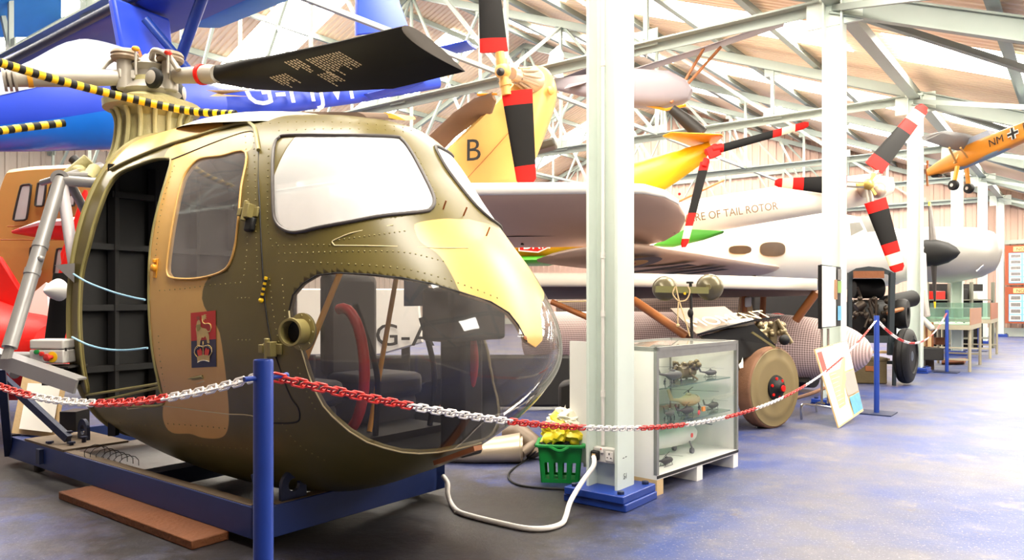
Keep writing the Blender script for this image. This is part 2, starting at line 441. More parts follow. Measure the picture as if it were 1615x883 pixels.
# ------------------------------------------------------------------ columns
COLN = ['pale green steel column nearest the camera with white conduit and socket', 'pale green steel column behind the leaning information board',
        'pale green steel column behind the tyred engine cart wheel', 'pale green steel column behind the hanging orange model aeroplane',
        'pale green steel column rising behind the silver aircraft nose', 'pale green corner column against the far wall beside the notice boards']
m_mark = mat('black_lettering', (28, 26, 26), .6, var=.05)
for k in range(6):
    a = 5*k if k < 5 else 25.2
    t = T('steel_column', COLN[k], 'column', B(a, 0, 0))
    mb = MB(); h = .1
    mb.bb(a-.008, a+.008, -h, h, .09, 4.6)
    mb.bb(a-h, a+h, -h-.006, -h+.012, .09, 4.6); mb.bb(a-h, a+h, h-.012, h+.006, .09, 4.6)
    mb.build('shaft', m_steel, t, smooth=False)
    mb = MB(); mb.bb(a-.19, a+.2, -.21, .21, 0, .045); mb.bb(a-.2, a+.2, -.2, .2, .045, .09)
    pl = mb.build('base_plate', m_blue, t, bev=.006)
    for sa in (-.15, .15):
        for sb in (-.155, .155):
            MB().lathe(B(a+sa, sb, .088), UP, [(0, .022), (.018, .022), (.02, .018)], 6).build('bolt', m_dblue, pl)
    mb = MB(); mb.bb(a-.02, a+.02, -.3, .3, 4.3, 4.62); mb.bb(a-.13, a+.13, -.13, .13, 4.56, 4.6); mb.build('cap_gusset', m_steel, t, smooth=False)
    if k == 0:
        mb = MB(); mb.tube([B(-.035, -.03, .33), B(-.035, -.03, 4.5)], .0115, 12)
        for z in (.62, 1.1, 1.45, 2.6, 3.6): mb.cyl(B(-.035, -.03, z), B(-.035, -.03, z+.035), .015)
        mb.build('conduit', m_whpl, t)
        mb = MB(); mb.box(B(-.035, -.01, .275), .15, .05, .092, (W, U, UP)); so = mb.build('socket_box', m_grey, t, bev=.008)
        mb = MB(); mb.box(B(-.062, .03, .275), .05, .006, .056, (W, U, UP))
        mb.box(B(-.064, -.02, .305), .018, .008, .03, (W, U, UP)); mb.build('socket_face', m_whpl, so, bev=.002)
        mb = MB()
        for dx, dz, w_, h_ in ((0, .014, .006, .012), (-.012, -.008, .009, .005), (.012, -.008, .009, .005)):
            mb.box(B(-.0655, .03+dx, .275+dz), w_, .002, h_, (W, U, UP))
        mb.build('socket_slots', m_mark, so)
        mb = MB(); mb.box(B(-.0685, -.024, .314), .006, .002, .009, (W, U, UP)); mb.build('rocker_mark', m_red, so)
        mb = MB(); mb.text('S1', B(-.035, .1075, .145), U, UP, .034); mb.box(B(-.03, .107, .27), .018, .002, .004, (U, W, V(.1, .1, 1))); mb.box(B(-.0, .107, .273), .018, .002, .004, (U, W, V(.1, .1, 1)))
        mb.build('painted_mark', m_mark, t)
# ================================================================== HELICOPTER COCKPIT
AX_A, AX_B = -1.18, -.854                      # the cockpit's centre line in the hall frame, nose towards +W
def PD(s, w, z): return B(AX_A-w, AX_B+s, z)   # s ahead, w to its right-hand side, z up
STN = np.array([  # s, half width, top, bottom, widest height, upper and lower exponents
 (-2.08,.66,2.37,.24,1.08,2.1,2.4), (-1.5,.675,2.37,.16,1.05,2.15,2.4), (-1.0,.68,2.33,.125,1.02,2.2,2.4), (-.5,.68,2.27,.12,1.0,2.35,2.35),
 (-.15,.675,2.215,.15,1.0,2.5,2.3), (.12,.66,2.16,.205,.98,2.6,2.3), (.34,.645,2.085,.285,.97,2.5,2.25), (.55,.62,1.83,.37,.96,2.35,2.2),
 (.76,.575,1.585,.49,.95,2.2,2.1), (.90,.51,1.44,.59,.95,2.1,2.05), (1.03,.40,1.27,.71,.95,2.,2.), (1.105,.27,1.14,.80,.95,2.,2.),
 (1.145,.14,1.04,.88,.95,2.,2.), (1.155,.004,.953,.947,.95,2.,2.)])
def stn(t):
    i = np.clip(np.floor(t).astype(int), 0, len(STN)-2); f = (t-i)[:, None]
    p0 = STN[np.maximum(i-1, 0)]; p1 = STN[i]; p2 = STN[i+1]; p3 = STN[np.minimum(i+2, len(STN)-1)]
    return .5*(2*p1+(p2-p0)*f+(2*p0-5*p1+4*p2-p3)*f**2+(3*p1-p0-3*p2+p3)*f**3)
def sect(st, th):
    """st (n,7), th (m,) 0 at the top, pi at the bottom -> local s,w,z"""
    s, w, zt, zb, zm, nu, nl = [st[:, i][:, None] for i in range(7)]
    c = np.cos(th)[None]; q = np.abs(np.sin(th))[None]
    up = c >= 0; e = np.where(up, 2/nu, 2/nl)
    x = w*q**e; z = zm+np.where(up, zt-zm, zm-zb)*np.sign(c)*np.abs(c)**e
    return np.broadcast_to(s, x.shape), x, z
NS, NT = 230, 120
tt = np.linspace(0, len(STN)-1, NS); thh = np.linspace(0, math.pi, NT)
ls, lw, lz = sect(stn(tt), thh)
def world_np(s, w, z):
    return np.stack([C0.x+U.x*(AX_A-w)+W.x*(AX_B+s), C0.y+U.y*(AX_A-w)+W.y*(AX_B+s), z], -1)
def pix_np(p):
    return np.stack([CX+F*p[..., 0]/p[..., 1], CY+F*(CAMH-p[..., 2])/p[..., 1]], -1)
def sdf(q, poly):
    """signed distance in the plane of outline coordinates, negative inside"""
    poly = np.array(poly, float); d = np.full(len(q), 1e9); ins = np.zeros(len(q), bool)
    for i in range(len(poly)):
        a, b = poly[i-1], poly[i]; e = b-a; v = q-a
        h = np.clip((v@e)/max(e@e, 1e-9), 0, 1)
        d = np.minimum(d, np.hypot(*(v-h[:, None]*e).T))
        c1 = (a[1] > q[:, 1]) != (b[1] > q[:, 1])
        with np.errstate(divide='ignore', invalid='ignore'):
            xi = a[0]+(q[:, 1]-a[1])*(b[0]-a[0])/(b[1]-a[1])
        ins ^= c1 & (q[:, 0] < xi)
    return np.where(ins, -d, d)
def smooth_poly(p, n=5):
    N = len(p); out = []
    for i in range(N):
        p0, p1, p2, p3 = [np.array(p[(i+k) % N], float) for k in (-1, 0, 1, 2)]
        for j in range(n):
            t = j/n; out.append(tuple(.5*((2*p1)+(p2-p0)*t+(2*p0-5*p1+4*p2-p3)*t*t+(3*p1-p0-3*p2+p3)*t**3)))
    return out
DOORWAY = smooth_poly([(267,250),(247,250),(224,257),(189,272),(172,291),(160,317),(147,355),(140,382),(130,420),(126,447),(124,490),(125,530),(129,575),(136,612),(141,636),(200,640),(256,638),(252,612),(243,570),(238,532),(235,485),(235,440),(237,395),(243,355),(252,318),(263,280),(269,258)])
DOORWIN = smooth_poly([(388,241),(349,246),(319,250),(304,260),(290,280),(282,307),(274,345),(268,382),(264,414),(264,430),(271,438),(299,440),(324,437),(349,429),(362,417),(371,389),(376,350),(381,295)])
WSCREEN = smooth_poly([(433.6,230),(440,219),(455,214),(529,214),(617,216),(634,222),(649,242),(667,275),(681.5,305),(684.5,319.6),(679,329.6),(666.6,334.5),(604,340.8),(554.5,349.5),(504.6,358.5),(479.7,364.5),(462,366),(447,361),(436,349.5),(432,329.6),(431,265)])
BUBBLE = [(456,490),(462,465),(478,447),(500,434),(531,430),(587,433),(634,438),(680,447),(727,461),(774,476),(802,493),(817,512),(831,539),(900,585),(940,640),(900,690),(804.5,681),(758,699),(730,706),(692,714),(661,715.7),(634,714),(606,707),(579,697),(551,680),(524,656.5),(510,640),(493.5,609),(475,549.5),(459,520)]
PORTDOOR = smooth_poly([(267,252),(330,238),(392,228),(398,300),(405,400),(412,480),(425,560),(432,620),(340,648),(256,638),(160,640),(130,560),(126,447),(140,382),(160,317),(189,272)])
CAMO_DOOR = smooth_poly([(262,240),(300,222),(352,212),(396,206),(398,230),(386,240),(348,247),(310,300),(322,400),(330,432),(321,452),(319,475),(330,497),(345,520),(352,560),(357,600),(361,650),(358,680),(345,691),(318,690),(300,684),(270,682),(257,660),(257,620),(243,560),(232,480),(232,400),(250,310)])
CAMO_NOSE = smooth_poly([(657,352),(655,365),(664,382),(688,398),(702,415),(716,440),(727,462),(760,500),(800,560),(900,570),(960,420),(840,330),(745,345),(700,345)])
CAMO_ROOF = smooth_poly([(150,275),(178,262),(268,228),(330,212),(352,200),(330,170),(240,150),(130,220)])
v_loc = np.concatenate([np.stack([ls, lw, lz], -1).reshape(-1, 3), np.stack([ls, -lw, lz], -1)[:, 1:-1].reshape(-1, 3)])
nst = NS*NT; mir = np.concatenate([np.stack([ls, lw, lz], -1).reshape(-1, 3), np.stack([ls, lw, lz], -1)[:, 1:-1].reshape(-1, 3)])
side = np.concatenate([np.ones(nst), -np.ones(len(v_loc)-nst)])
pq = pix_np(world_np(*mir.T))
front = mir[:, 0] > -.02
f_bub = np.where(front, sdf(pq, BUBBLE), 50.)
f_ws = np.where(front, sdf(pq, WSCREEN), 50.)
f_dw = np.where((side > 0), sdf(pq, DOORWIN), 50.)
f_do = np.where((side > 0), sdf(pq, DOORWAY), sdf(pq, PORTDOOR))
camo = np.minimum(np.minimum(sdf(pq, CAMO_DOOR), sdf(pq, CAMO_NOSE)), sdf(pq, CAMO_ROOF))
camo = np.where(side < 0, np.where(front, camo, 20.), camo)
wv = world_np(*v_loc.T)
VT = np.concatenate([wv, f_bub[:, None], f_ws[:, None], f_dw[:, None], f_do[:, None], camo[:, None], side[:, None]], 1)
def vid(i, j, sd):
    if sd > 0 or j == 0 or j == NT-1: return i*NT+j
    return nst+i*(NT-2)+j-1
tris = []
for i in range(NS-1):
    for j in range(NT-1):
        for sd in (1, -1):
            a, b, c, d = vid(i, j, sd), vid(i, j+1, sd), vid(i+1, j+1, sd), vid(i+1, j, sd)
            if sd < 0: a, b, c, d = d, c, b, a
            tris.append((a, b, c)); tris.append((a, c, d))
VL = [tuple(r) for r in VT]
def split(ts, col):
    """cut the triangles along the zero line of one field"""
    cache = {}; inn, out = [], []
    def cut(a, b):
        k = (a, b) if a < b else (b, a)
        if k not in cache:
            p, q = VL[k[0]], VL[k[1]]; t = p[col]/(p[col]-q[col]); t = min(max(t, .02), .98)
            r = [x+(y-x)*t for x, y in zip(p, q)]; r[col] = 0.
            cache[k] = len(VL); VL.append(tuple(r))
        return cache[k]
    for t in ts:
        sg = [VL[i][col] < 0 for i in t]
        if all(sg): inn.append(t)
        elif not any(sg): out.append(t)
        else:
            for r in range(3):
                if sg[r] != sg[(r+1) % 3] and sg[r] != sg[(r+2) % 3]:
                    a, b, c = t[r], t[(r+1) % 3], t[(r+2) % 3]
                    ab, ac = cut(a, b), cut(a, c)
                    (inn if sg[r] else out).append((a, ab, ac))
                    o = out if sg[r] else inn
                    o.append((ab, b, c)); o.append((ab, c, ac)); break
    return inn, out
t_bub, rest = split(tris, 3)
t_ws, rest = split(rest, 4)
t_dw, rest = split(rest, 5)
_, t_body = split(rest, 6)
bvh = BVHTree.FromPolygons([VL[i][:3] for i in range(len(VT))], [t for t in tris if min(VL[t[0]][8], VL[t[1]][8], VL[t[2]][8]) > 0 or True])
def on(x, y, off=0.):
    """the point of the cockpit skin in line with a reference outline point"""
    o = V(0, 0, CAMH); d = V((x-CX)/F, 1, (CY-y)/F).normalized()
    h = bvh.ray_cast(o, d)
    if h[0] is None: h = bvh.find_nearest(o+d*3.9)
    n = h[1] if h[1].dot(d) < 0 else -h[1]
    return h[0]+n*off
def mirror(p):
    a = (p-C0).dot(U); return p+U*2*(AX_A-a)
heli = T('helicopter_cockpit', 'green and sand camouflaged helicopter cockpit with clear bubble nose and crested door', 'helicopter', PD(-.5, 0, .12))
def skin(name, ts, mats, attr=False, flip=False, **kw):
    ids = sorted({i for t in ts for i in t}); mp = {k: n for n, k in enumerate(ids)}
    me = bpy.data.meshes.new(name); o0 = heli.location
    me.from_pydata([(VL[k][0]-o0.x, VL[k][1]-o0.y, VL[k][2]-o0.z) for k in ids], [], [tuple(mp[i] for i in t) for t in ts])
    for m in mats: me.materials.append(m)
    me.polygons.foreach_set('use_smooth', [True]*len(me.polygons))
    if attr:
        at = me.attributes.new('camo', 'FLOAT', 'POINT'); at.data.foreach_set('value', [VL[k][7] for k in ids])
    me.update(); bm = bmesh.new(); bm.from_mesh(me)
    bmesh.ops.remove_doubles(bm, verts=bm.verts, dist=1e-6); bm.to_mesh(me); bm.free()
    o = bpy.data.objects.new(name, me); COL.objects.link(o); o.parent = heli
    for k, v in kw.items(): o[k] = v
    return o
def camo_mat():
    m = bpy.data.materials.new('camouflage_paint'); m.use_nodes = True; nt = m.node_tree; L = nt.links.new; p = nt.nodes['Principled BSDF']
    at = nt.nodes.new('ShaderNodeAttribute'); at.attribute_name = 'camo'
    mr = nt.nodes.new('ShaderNodeMapRange'); mr.inputs[1].default_value = -.6; mr.inputs[2].default_value = .6; L(at.outputs['Fac'], mr.inputs[0])
    tc = nt.nodes.new('ShaderNodeTexCoord'); no = nt.nodes.new('ShaderNodeTexNoise'); no.inputs['Scale'].default_value = 5; no.inputs['Detail'].default_value = 6; L(tc.outputs['Object'], no.inputs['Vector'])
    def vary(a, b):
        x = nt.nodes.new('ShaderNodeMix'); x.data_type = 'RGBA'; x.inputs[6].default_value = (*lin(a), 1); x.inputs[7].default_value = (*lin(b), 1); L(no.outputs['Fac'], x.inputs[0]); return x.outputs[2]
    x = nt.nodes.new('ShaderNodeMix'); x.data_type = 'RGBA'; L(mr.outputs[0], x.inputs[0])
    L(vary((206, 158, 84), (222, 178, 102)), x.inputs[6]); L(vary((86, 77, 36), (106, 94, 48)), x.inputs[7]); L(x.outputs[2], p.inputs['Base Color'])
    p.inputs['Roughness'].default_value = .36
    return m
m_camo = camo_mat()
m_int = mat('dark_cabin_lining', (15, 13, 12), .65, var=.2)
body = skin('body_shell', t_body, [m_camo, m_int], True)
md = body.modifiers.new('thickness', 'SOLIDIFY'); md.thickness = .022; md.offset = -1; md.material_offset = 1; md.material_offset_rim = 0
m_bub = glass('dusty_bubble_perspex', (226, 222, 218), .10, (190, 184, 178), 1.3, .55, .05)
m_ws = glass('painted_glare_windscreen', (250, 250, 250), .62, (240, 240, 238), 2.2, .1, .05)  # white haze mixed in to paint the rooflights' reflection on the panes
m_dwin = glass('scratched_door_perspex', (236, 234, 232), .16, (200, 196, 196), 1.2, .4, .05)
bub = skin('nose_bubble', t_bub, [m_bub], label='large clear dusty perspex bubble nose window')
for sg in (1, -1):
    skin('windscreen', [t for t in t_ws if VL[t[0]][8]*sg > 0], [m_ws])
skin('door_window', t_dw, [m_dwin], label='clear scratched perspex window of the sand door')
# rubber gaskets
m_gask = mat('dark_grey_gasket', (70, 64, 62), .5, var=.1)
def lift(poly, off): return [on(x, y, off) for x, y in poly]
g = lift(WSCREEN, .004)
for pts in (g, [mirror(p) for p in g]): MB().tube(pts, .009, 8, True).build('windscreen_gasket', m_gask, heli)
MB().tube(lift(DOORWIN, .003), .006, 8, True).build('window_seal', m_sand, heli)
MB().tube(lift([BUBBLE[i] for i in range(len(BUBBLE)) if i < 13], .001), .0035, 6).build('bubble_seam', m_dark, heli)
m_cream = mat('cream_sealant', (210, 196, 150), .6, var=.15)
MB().tube(lift([(759,698),(730,705.5),(692,713),(661,715),(634,713),(606,706),(579,697),(551,680),(524,656),(510,640),(493.5,609),(475,549.5),(459,520),(456,490)], .001), .004, 6).build('bubble_rim', m_cream, heli)
# doorway edge and door panel lines
m_edge = mat('worn_olive_edge', (136, 126, 74), .5, var=.15)
rear = [PD(-2.085, STN[0][1]*0, 0)]
sec = sect(STN[:1], np.linspace(0, math.pi, 60)); rim = [PD(-2.08, w, z) for w, z in zip(sec[1][0], sec[2][0])]; rim += [mirror(p) for p in reversed(rim[1:-1])]
MB().tube(rim, .02, 8, True).build('rear_frame', m_edge, heli)
MB().tube(lift(DOORWAY, .0), .008, 8, True).build('doorway_edge', m_edge, heli)
m_gap = mat('black_seam', (20, 18, 16), .7, var=.1)
mb = MB()
for ln in ([(396,207),(404,212),(408,235),(408,290),(410,330),(412,380),(414,420),(417,465),(421,500),(428,540)], [(428,545),(438,570),(448,600),(460,628),(470,642),(473,655),(470,664),(455,667),(428,667)],
           [(270,252),(300,240),(340,224),(380,210),(396,207)]):
    mb.tube(spline(lift(ln, .0), 4), .0045, 6)
mb.build('door_seam', m_gap, heli)
mb = MB()
for ln in ([(140,640),(200,643),(255,640),(320,648),(362,653)], [(362,653),(396,655),(428,667)], [(528,387),(600,388),(690,391),(738,391)], [(528,387),(524,381),(535,375),(560,366),(620,355)]):
    mb = MB(); mb.tube(spline(lift(ln, .001), 4), .003, 6); mb.build('panel_line', m_cream, heli)
# rivets, too many and small to count
mb = MB()
def rivets(ln, step, r=.0042):
    P_ = spline([V(x, y, 0) for x, y in ln], 10); acc = 0.
    for p, q in zip(P_, P_[1:]):
        d = (q-p).length
        while acc < d:
            x = p+(q-p)*(acc/d); c = on(x.x, x.y); n = (c-on(x.x, x.y, .01)).normalized()
            mb.lathe(c, -n, [(0, r), (r*.5, r*.8), (r*.8, r*.3)], 6); acc += step
        acc -= d
for ln, st in (([(387,215),(391,290),(390,380),(384,440)], 10), ([(400,215),(403,300),(404,380),(407,450)], 10), ([(424,235),(422,300),(424,370),(440,385)], 11), ([(275,262),(262,300),(252,345),(246,400),(243,440)], 9),
    ([(252,458),(290,455),(330,450),(385,445)], 8), ([(398,196),(480,192),(560,194),(640,202),(652,215)], 14), ([(440,206),(520,203),(600,204),(640,208)], 14), ([(440,400),(500,398),(560,396),(640,398),(700,412)], 9),
    ([(430,388),(470,386),(520,386)], 9), ([(440,412),(500,414),(580,418),(640,424),(690,436),(740,452),(790,472)], 11), ([(655,240),(670,270),(684,300),(695,330)], 10), ([(425,440),(432,500),(440,540)], 10),
    ([(445,440),(448,480),(450,510)], 10), ([(250,530),(253,570),(262,620)], 10), ([(375,470),(395,470)], 6), ([(376,536),(398,536)], 6), ([(265,668),(320,672),(360,676)], 9), ([(470,580),(485,620),(500,650)], 10),
    ([(140,660),(200,668),(250,672)], 10), ([(440,660),(470,700),(520,730)], 11), ([(300,700),(360,706),(396,708)], 9), ([(535,378),(580,372),(640,364)], 8)):
    rivets(ln, st)
mb.build('rivets', m_edge, heli, kind='stuff', angle=2)
# drip rail, roof hump
mb = MB(); mb.tube(spline(lift([(176,268),(200,256),(235,241),(270,228),(310,216),(350,204),(385,195),(400,200),(405,215),(409,238)], .006), 5), .011, 8); mb.build('drip_rail', m_edge, heli)
hump = []
for i in range(13):
    s = -1.75+i*.14; q = math.sin(math.pi*min(max((i+.4)/12.8, 0), 1))**.5
    st = stn(np.array([np.interp(s, STN[:, 0], np.arange(len(STN)))]))[0]
    hump.append([PD(s, x*.36*q, st[2]-.05-.30*abs(x*.36*q)**2+.085*q*(1-x*x)) for x in [j/8 for j in range(-8, 9)]])
MB().rings(hump, False, False).build('roof_cowling', mat('cream_roof_paint', (214, 204, 174), .4, var=.06), heli)
# hinges / latches
m_oliv2 = mat('worn_olive_metal', (140, 128, 78), .45, metal=.2, var=.2)
for x, y in ((396, 336), (431, 550)):
    mb = MB(); c = on(x, y); n = (on(x, y, .1)-c).normalized(); d, s_, t_ = frame(n)
    mb.box(c+n*.006, .012, .13, .05, (n, s_, t_)); mb.box(c+n*.025-s_*.02, .04, .03, .07, (n, s_, t_)); mb.cyl(c+n*.035-t_*.05, c+n*.035+t_*.05, .013); mb.box(c+n*.02+s_*.05, .03, .03, .04, (n, s_, t_))
    mb.build('door_hinge', m_oliv2, heli, bev=.003)
    if y < 400:
        mb = MB(); mb.box(c+n*.012-s_*.03-t_*.065, .03, .06, .07, (n, s_, t_)); mb.build('hinge_cup', m_black, heli, bev=.01)
mb = MB()
for x, y in ((246, 423),):
    c = on(x, y); n = (on(x, y, .1)-c).normalized(); d, s_, t_ = frame(n); mb.box(c, .012, .035, .11, (n, s_, t_)); mb.lathe(c+n*.004, n, [(0, .022), (.018, .02), (.024, .01)]); mb.cyl(c+n*.012+t_*.03, c+n*.012+t_*.05, .012)
mb.build('door_latch', m_ora, heli, bev=.003)
# yellow striped pip pin hanging at the seam
mb = MB(); p0, p1 = on(423, 437, .012), on(415, 474, .012); mb.tube([p0+(p1-p0)*(i/9) for i in range(10)], .008, 8, mats=[i % 2 for i in range(9)]); mb.ball(p1, .012)
mb.build('striped_handle', [m_yel, m_dark], heli)
# ventilator spout
c = on(476, 523); n = (on(476, 523, .1)-c).normalized(); ax = (n*.75+W*.25-U*.35).normalized()
mb = MB(); mb.lathe(c-n*.01, n, [(0, .085), (.012, .085), (.014, .06)], 28); mb.build('spout_flange', m_oliv2, heli)
for j in range(8):
    d, s_, t_ = frame(n); a = j*math.pi/4; MB().lathe(c+(s_*math.cos(a)+t_*math.sin(a))*.072+n*.002, n, [(0, .007), (.004, .005)], 6).build('flange_screw', m_edge, heli)
mb = MB(); mb.lathe(c, ax, [(0, .058), (.06, .058), (.075, .064), (.085, .062), (.085, .052), (.02, .05), (.0, .001)], 28); mb.build('ventilator_spout', [m_oliv2], heli)
mb = MB(); mb.lathe(c+ax*.03, ax, [(0, .0505), (.002, .0505)], 28); mb.build('spout_bore', m_gap, heli)
# beak screw, wiper pegs
mb = MB(); c = on(828, 533); n = (on(828, 533, .1)-c).normalized(); mb.lathe(c, n, [(0, .011), (.004, .01), (.006, .004)], 10)
for x, y in ((699, 330), (731, 340), (767, 372)):
    c = on(x, y); n = (on(x, y, .1)-c).normalized(); MB().cyl(c, c+n*.03+UP*.02, .004).build('nose_peg', m_brown, heli)
mb.build('nose_peg', m_brown, heli)
# ---- crest: red over blue panel with a gold lion over a crown
crest_c = [(301.5,493.5),(341,489.5),(342,578),(303,580)]
def cp(u, v, off):
    a, b, c, d = [np.array(q) for q in crest_c]; q = (a*(1-u)+b*u)*(1-v)+(d*(1-u)+c*u)*v; return on(q[0], q[1], off)
def patch(u0, u1, v0, v1, off, nu=8, nv=10):
    mb = MB(); mb.rings([[cp(u0+(u1-u0)*i/nu, v0+(v1-v0)*j/nv, off) for i in range(nu+1)] for j in range(nv+1)], False, False); return mb
def shape(mb, pts, off):
    pts = [cp(u, v, off) for u, v in pts]
    bm = bmesh.new(); f = bm.faces.new([bm.verts.new(p) for p in pts]); r = bmesh.ops.triangulate(bm, faces=[f]); bm.verts.index_update()
    mb.add([v.co.copy() for v in bm.verts], [tuple(v.index for v in q.verts) for q in bm.faces]); bm.free()
crest = patch(0, 1, 0, .51, .003).build('crest_panel', mat('crest_red', (196, 26, 26), .4, var=.04), heli, label='red and navy crest panel with golden lion above a crown')
patch(0, 1, .51, 1, .003).build('navy_field', mat('crest_navy', (28, 30, 66), .4, var=.04), crest)
m_gold = mat('crest_gold', (206, 176, 110), .45, var=.2, scale=40)
mb = MB()
shape(mb, [(.24,.22),(.27,.16),(.32,.14),(.38,.15),(.41,.20),(.40,.26),(.47,.29),(.62,.31),(.70,.36),(.74,.44),(.72,.50),(.76,.55),(.74,.58),(.66,.57),(.64,.50),(.58,.44),(.52,.47),(.44,.46),(.39,.52),(.36,.58),(.36,.60),(.25,.60),(.27,.54),(.25,.45),(.23,.36),(.21,.30)], .005)
tail = [(.68,.37),(.78,.36),(.82,.30),(.79,.24),(.70,.22),(.58,.22),(.50,.19),(.47,.13)]
mb.tube(spline([cp(u, v, .005) for u, v in tail], 5), .0028, 6)
shape(mb, [(.46,.14),(.45,.06),(.50,.07),(.56,.05),(.66,.06),(.60,.08),(.67,.10),(.60,.11),(.66,.14),(.57,.13),(.55,.16)], .005)
mb.build('lion', m_gold, crest)
mb = MB(); shape(mb, [(.26,.135),(.24,.07),(.28,.09),(.32,.06),(.36,.09),(.40,.07),(.38,.135)], .006); mb.build('lion_crown', mat('crest_dull_red', (150, 70, 50), .5), crest)
mb = MB(); shape(mb, [(.22,.23),(.40,.22),(.40,.30),(.33,.34),(.27,.34)], .006); mb.build('lion_mane', mat('crest_olive', (150, 140, 76), .5), crest)
mb = MB(); shape(mb, [(.24,.80),(.50,.77),(.76,.80),(.75,.91),(.62,.885),(.50,.88),(.38,.885),(.27,.92)], .0055)
for c_ in ((.24,.80),(.76,.80)):
    sg = 1 if c_[0] > .5 else -1
    mb.tube(spline([cp(u, v, .006) for u, v in [c_, (.5+sg*.34,.74),(.5+sg*.33,.66),(.5+sg*.22,.61),(.5+sg*.08,.62),(.5,.64)]], 5), .0022, 6)
mb.tube([cp(.5, .62, .006), cp(.5, .79, .006)], .002, 6); mb.ball(cp(.5, .575, .006), .006, (.6, .6, 1.3)); mb.box(cp(.5, .545, .006), .006, .002, .008)
mb.build('crown_band', m_gold, crest)
mb = MB()
shape(mb, [(.27,.75),(.25,.70),(.28,.67),(.33,.69),(.36,.65),(.41,.66),(.45,.71),(.45,.78),(.3,.79)], .0055); shape(mb, [(.73,.75),(.75,.70),(.72,.67),(.67,.69),(.64,.65),(.59,.66),(.55,.71),(.55,.78),(.7,.79)], .0055)
mb.build('crown_caps', mat('crest_scarlet', (226, 60, 44), .45), crest)
mb = MB()
for i in range(15):
    a = math.pi*i/14; mb.ball(cp(.5-.35*math.cos(a), .72-.11*math.sin(a), .007), .0022, nu=6, nv=4)
for i in range(11): mb.ball(cp(.28+.044*i, .90-.025*math.sin(math.pi*i/10), .007), .0024, nu=6, nv=4)
mb.build('pearls', m_paper, crest)
# ---- inside the cabin
mb = MB()
for i, z in enumerate((.75, 1.15, 1.55, 1.9)):
    for b0, b1 in ((-(.60, .64, .58, .44)[i], (.60, .64, .58, .44)[i]),): mb.hexa([PD(-2.04, b0, z-.02), PD(-2.04, b1, z-.02), PD(-1.97, b1, z-.02), PD(-1.97, b0, z-.02), PD(-2.04, b0, z+.02), PD(-2.04, b1, z+.02), PD(-1.97, b1, z+.02), PD(-1.97, b0, z+.02)])
for w_ in (-.45, -.15, .15, .42):
    mb.beam(PD(-2.0, w_, .3), PD(-2.0, w_, 2.1), .05, .05)
mb.rings([rim, [p+(PD(-2.03, 0, 1)-PD(-2.08, 0, 1)) for p in rim]], True, True)
mb.build('rear_bulkhead', m_int, heli)
mb = MB()
mb.hexa([PD(-2.04, -.5, .46), PD(-2.04, .5, .46), PD(.25, .38, .46), PD(.25, -.38, .46), PD(-2.04, -.5, .50), PD(-2.04, .5, .50), PD(.25, .38, .50), PD(.25, -.38, .50)])
mb.build('cabin_floor', m_int, heli)
m_seat = mat('grey_seat_cloth', (66, 63, 63), .8, var=.1)
for w_ in (.3, -.3):
    mb = MB(); mb.box(PD(-.25, w_, .70), .42, .42, .14, (W, U, UP)); mb.box(PD(-.25, w_, .55), .38, .36, .2, (W, U, UP)); mb.box(PD(-.48, w_, 1.05), .1, .40, .62, (W*1+UP*-.15, U, UP)); mb.build('pilot_seat', m_seat, heli, bev=.04)
m_hose = mat('red_hose', (186, 30, 30), .45, var=.08)
def arc(c, r0, r1, a0, a1, ex, ey, n=18): return [c+ex*r0*math.cos(a0+(a1-a0)*i/n)+ey*r1*math.sin(a0+(a1-a0)*i/n) for i in range(n+1)]
MB().tube(arc(PD(.26, .36, .86), .20, .30, -1.9, 1.75, W*.9-U*.1, UP), .026, 12).build('red_hose', m_hose, heli)
MB().tube(arc(PD(.50, -.10, .90), .20, .27, -1.7, 1.2, W, UP), .026, 12).build('red_hose', m_hose, heli)
mb = MB(); mb.box(PD(.66, -.08, 1.13), .2, .42, .26, (W, U, UP)); mb.box(PD(.62, -.1, .72), .16, .16, .6, (W, U, UP)); mb.build('instrument_panel', m_dark, heli, bev=.02)
mb = MB(); mb.box(PD(.50, .1, 1.24), .02, .15, .14, (W, U, UP)); mb.build('blue_panel', mat('slate_blue', (60, 84, 120), .5), heli)
mb = MB(); mb.tube(spline([PD(.2, .1, .46), PD(.24, .12, .8), PD(.16, .14, 1.05), PD(.16, .2, 1.18)]), .016); mb.tube(spline([PD(.2, -.3, .46), PD(.24, -.3, .8), PD(.16, -.28, 1.1)]), .016); mb.build('control_stick', m_black, heli)
mb = MB(); mb.tube([PD(-.05, .55, .5), PD(.05, .2, 1.35)], .016); mb.tube([PD(.1, .05, .5), PD(-.02, -.3, 1.5)], .014); mb.build('seat_strut', m_ora, heli)
# blue ropes across the doorway
m_rope = mat('pale_blue_rope', (150, 200, 226), .6, var=.1)
for p in ([(112,433),(140,446),(180,461),(210,469),(237,473)], [(110,531),(140,544),(170,551),(200,552),(241,548)]):
    o = MB().tube(spline(lift(p, .012) if 0 else [on(p[0][0]+12, p[0][1], .03)]+[on(x, y, .03) if x > 230 else PB(x, y, AX_B-1.75+.004*(x-130)) for x, y in p[1:]], 6), .006, 8).thing('rope', m_rope, 'pale blue rope slung across the %s half of the cockpit doorway' % ('upper' if p[0][1] < 500 else 'lower'), 'rope', 'ropes across the cockpit doorway')
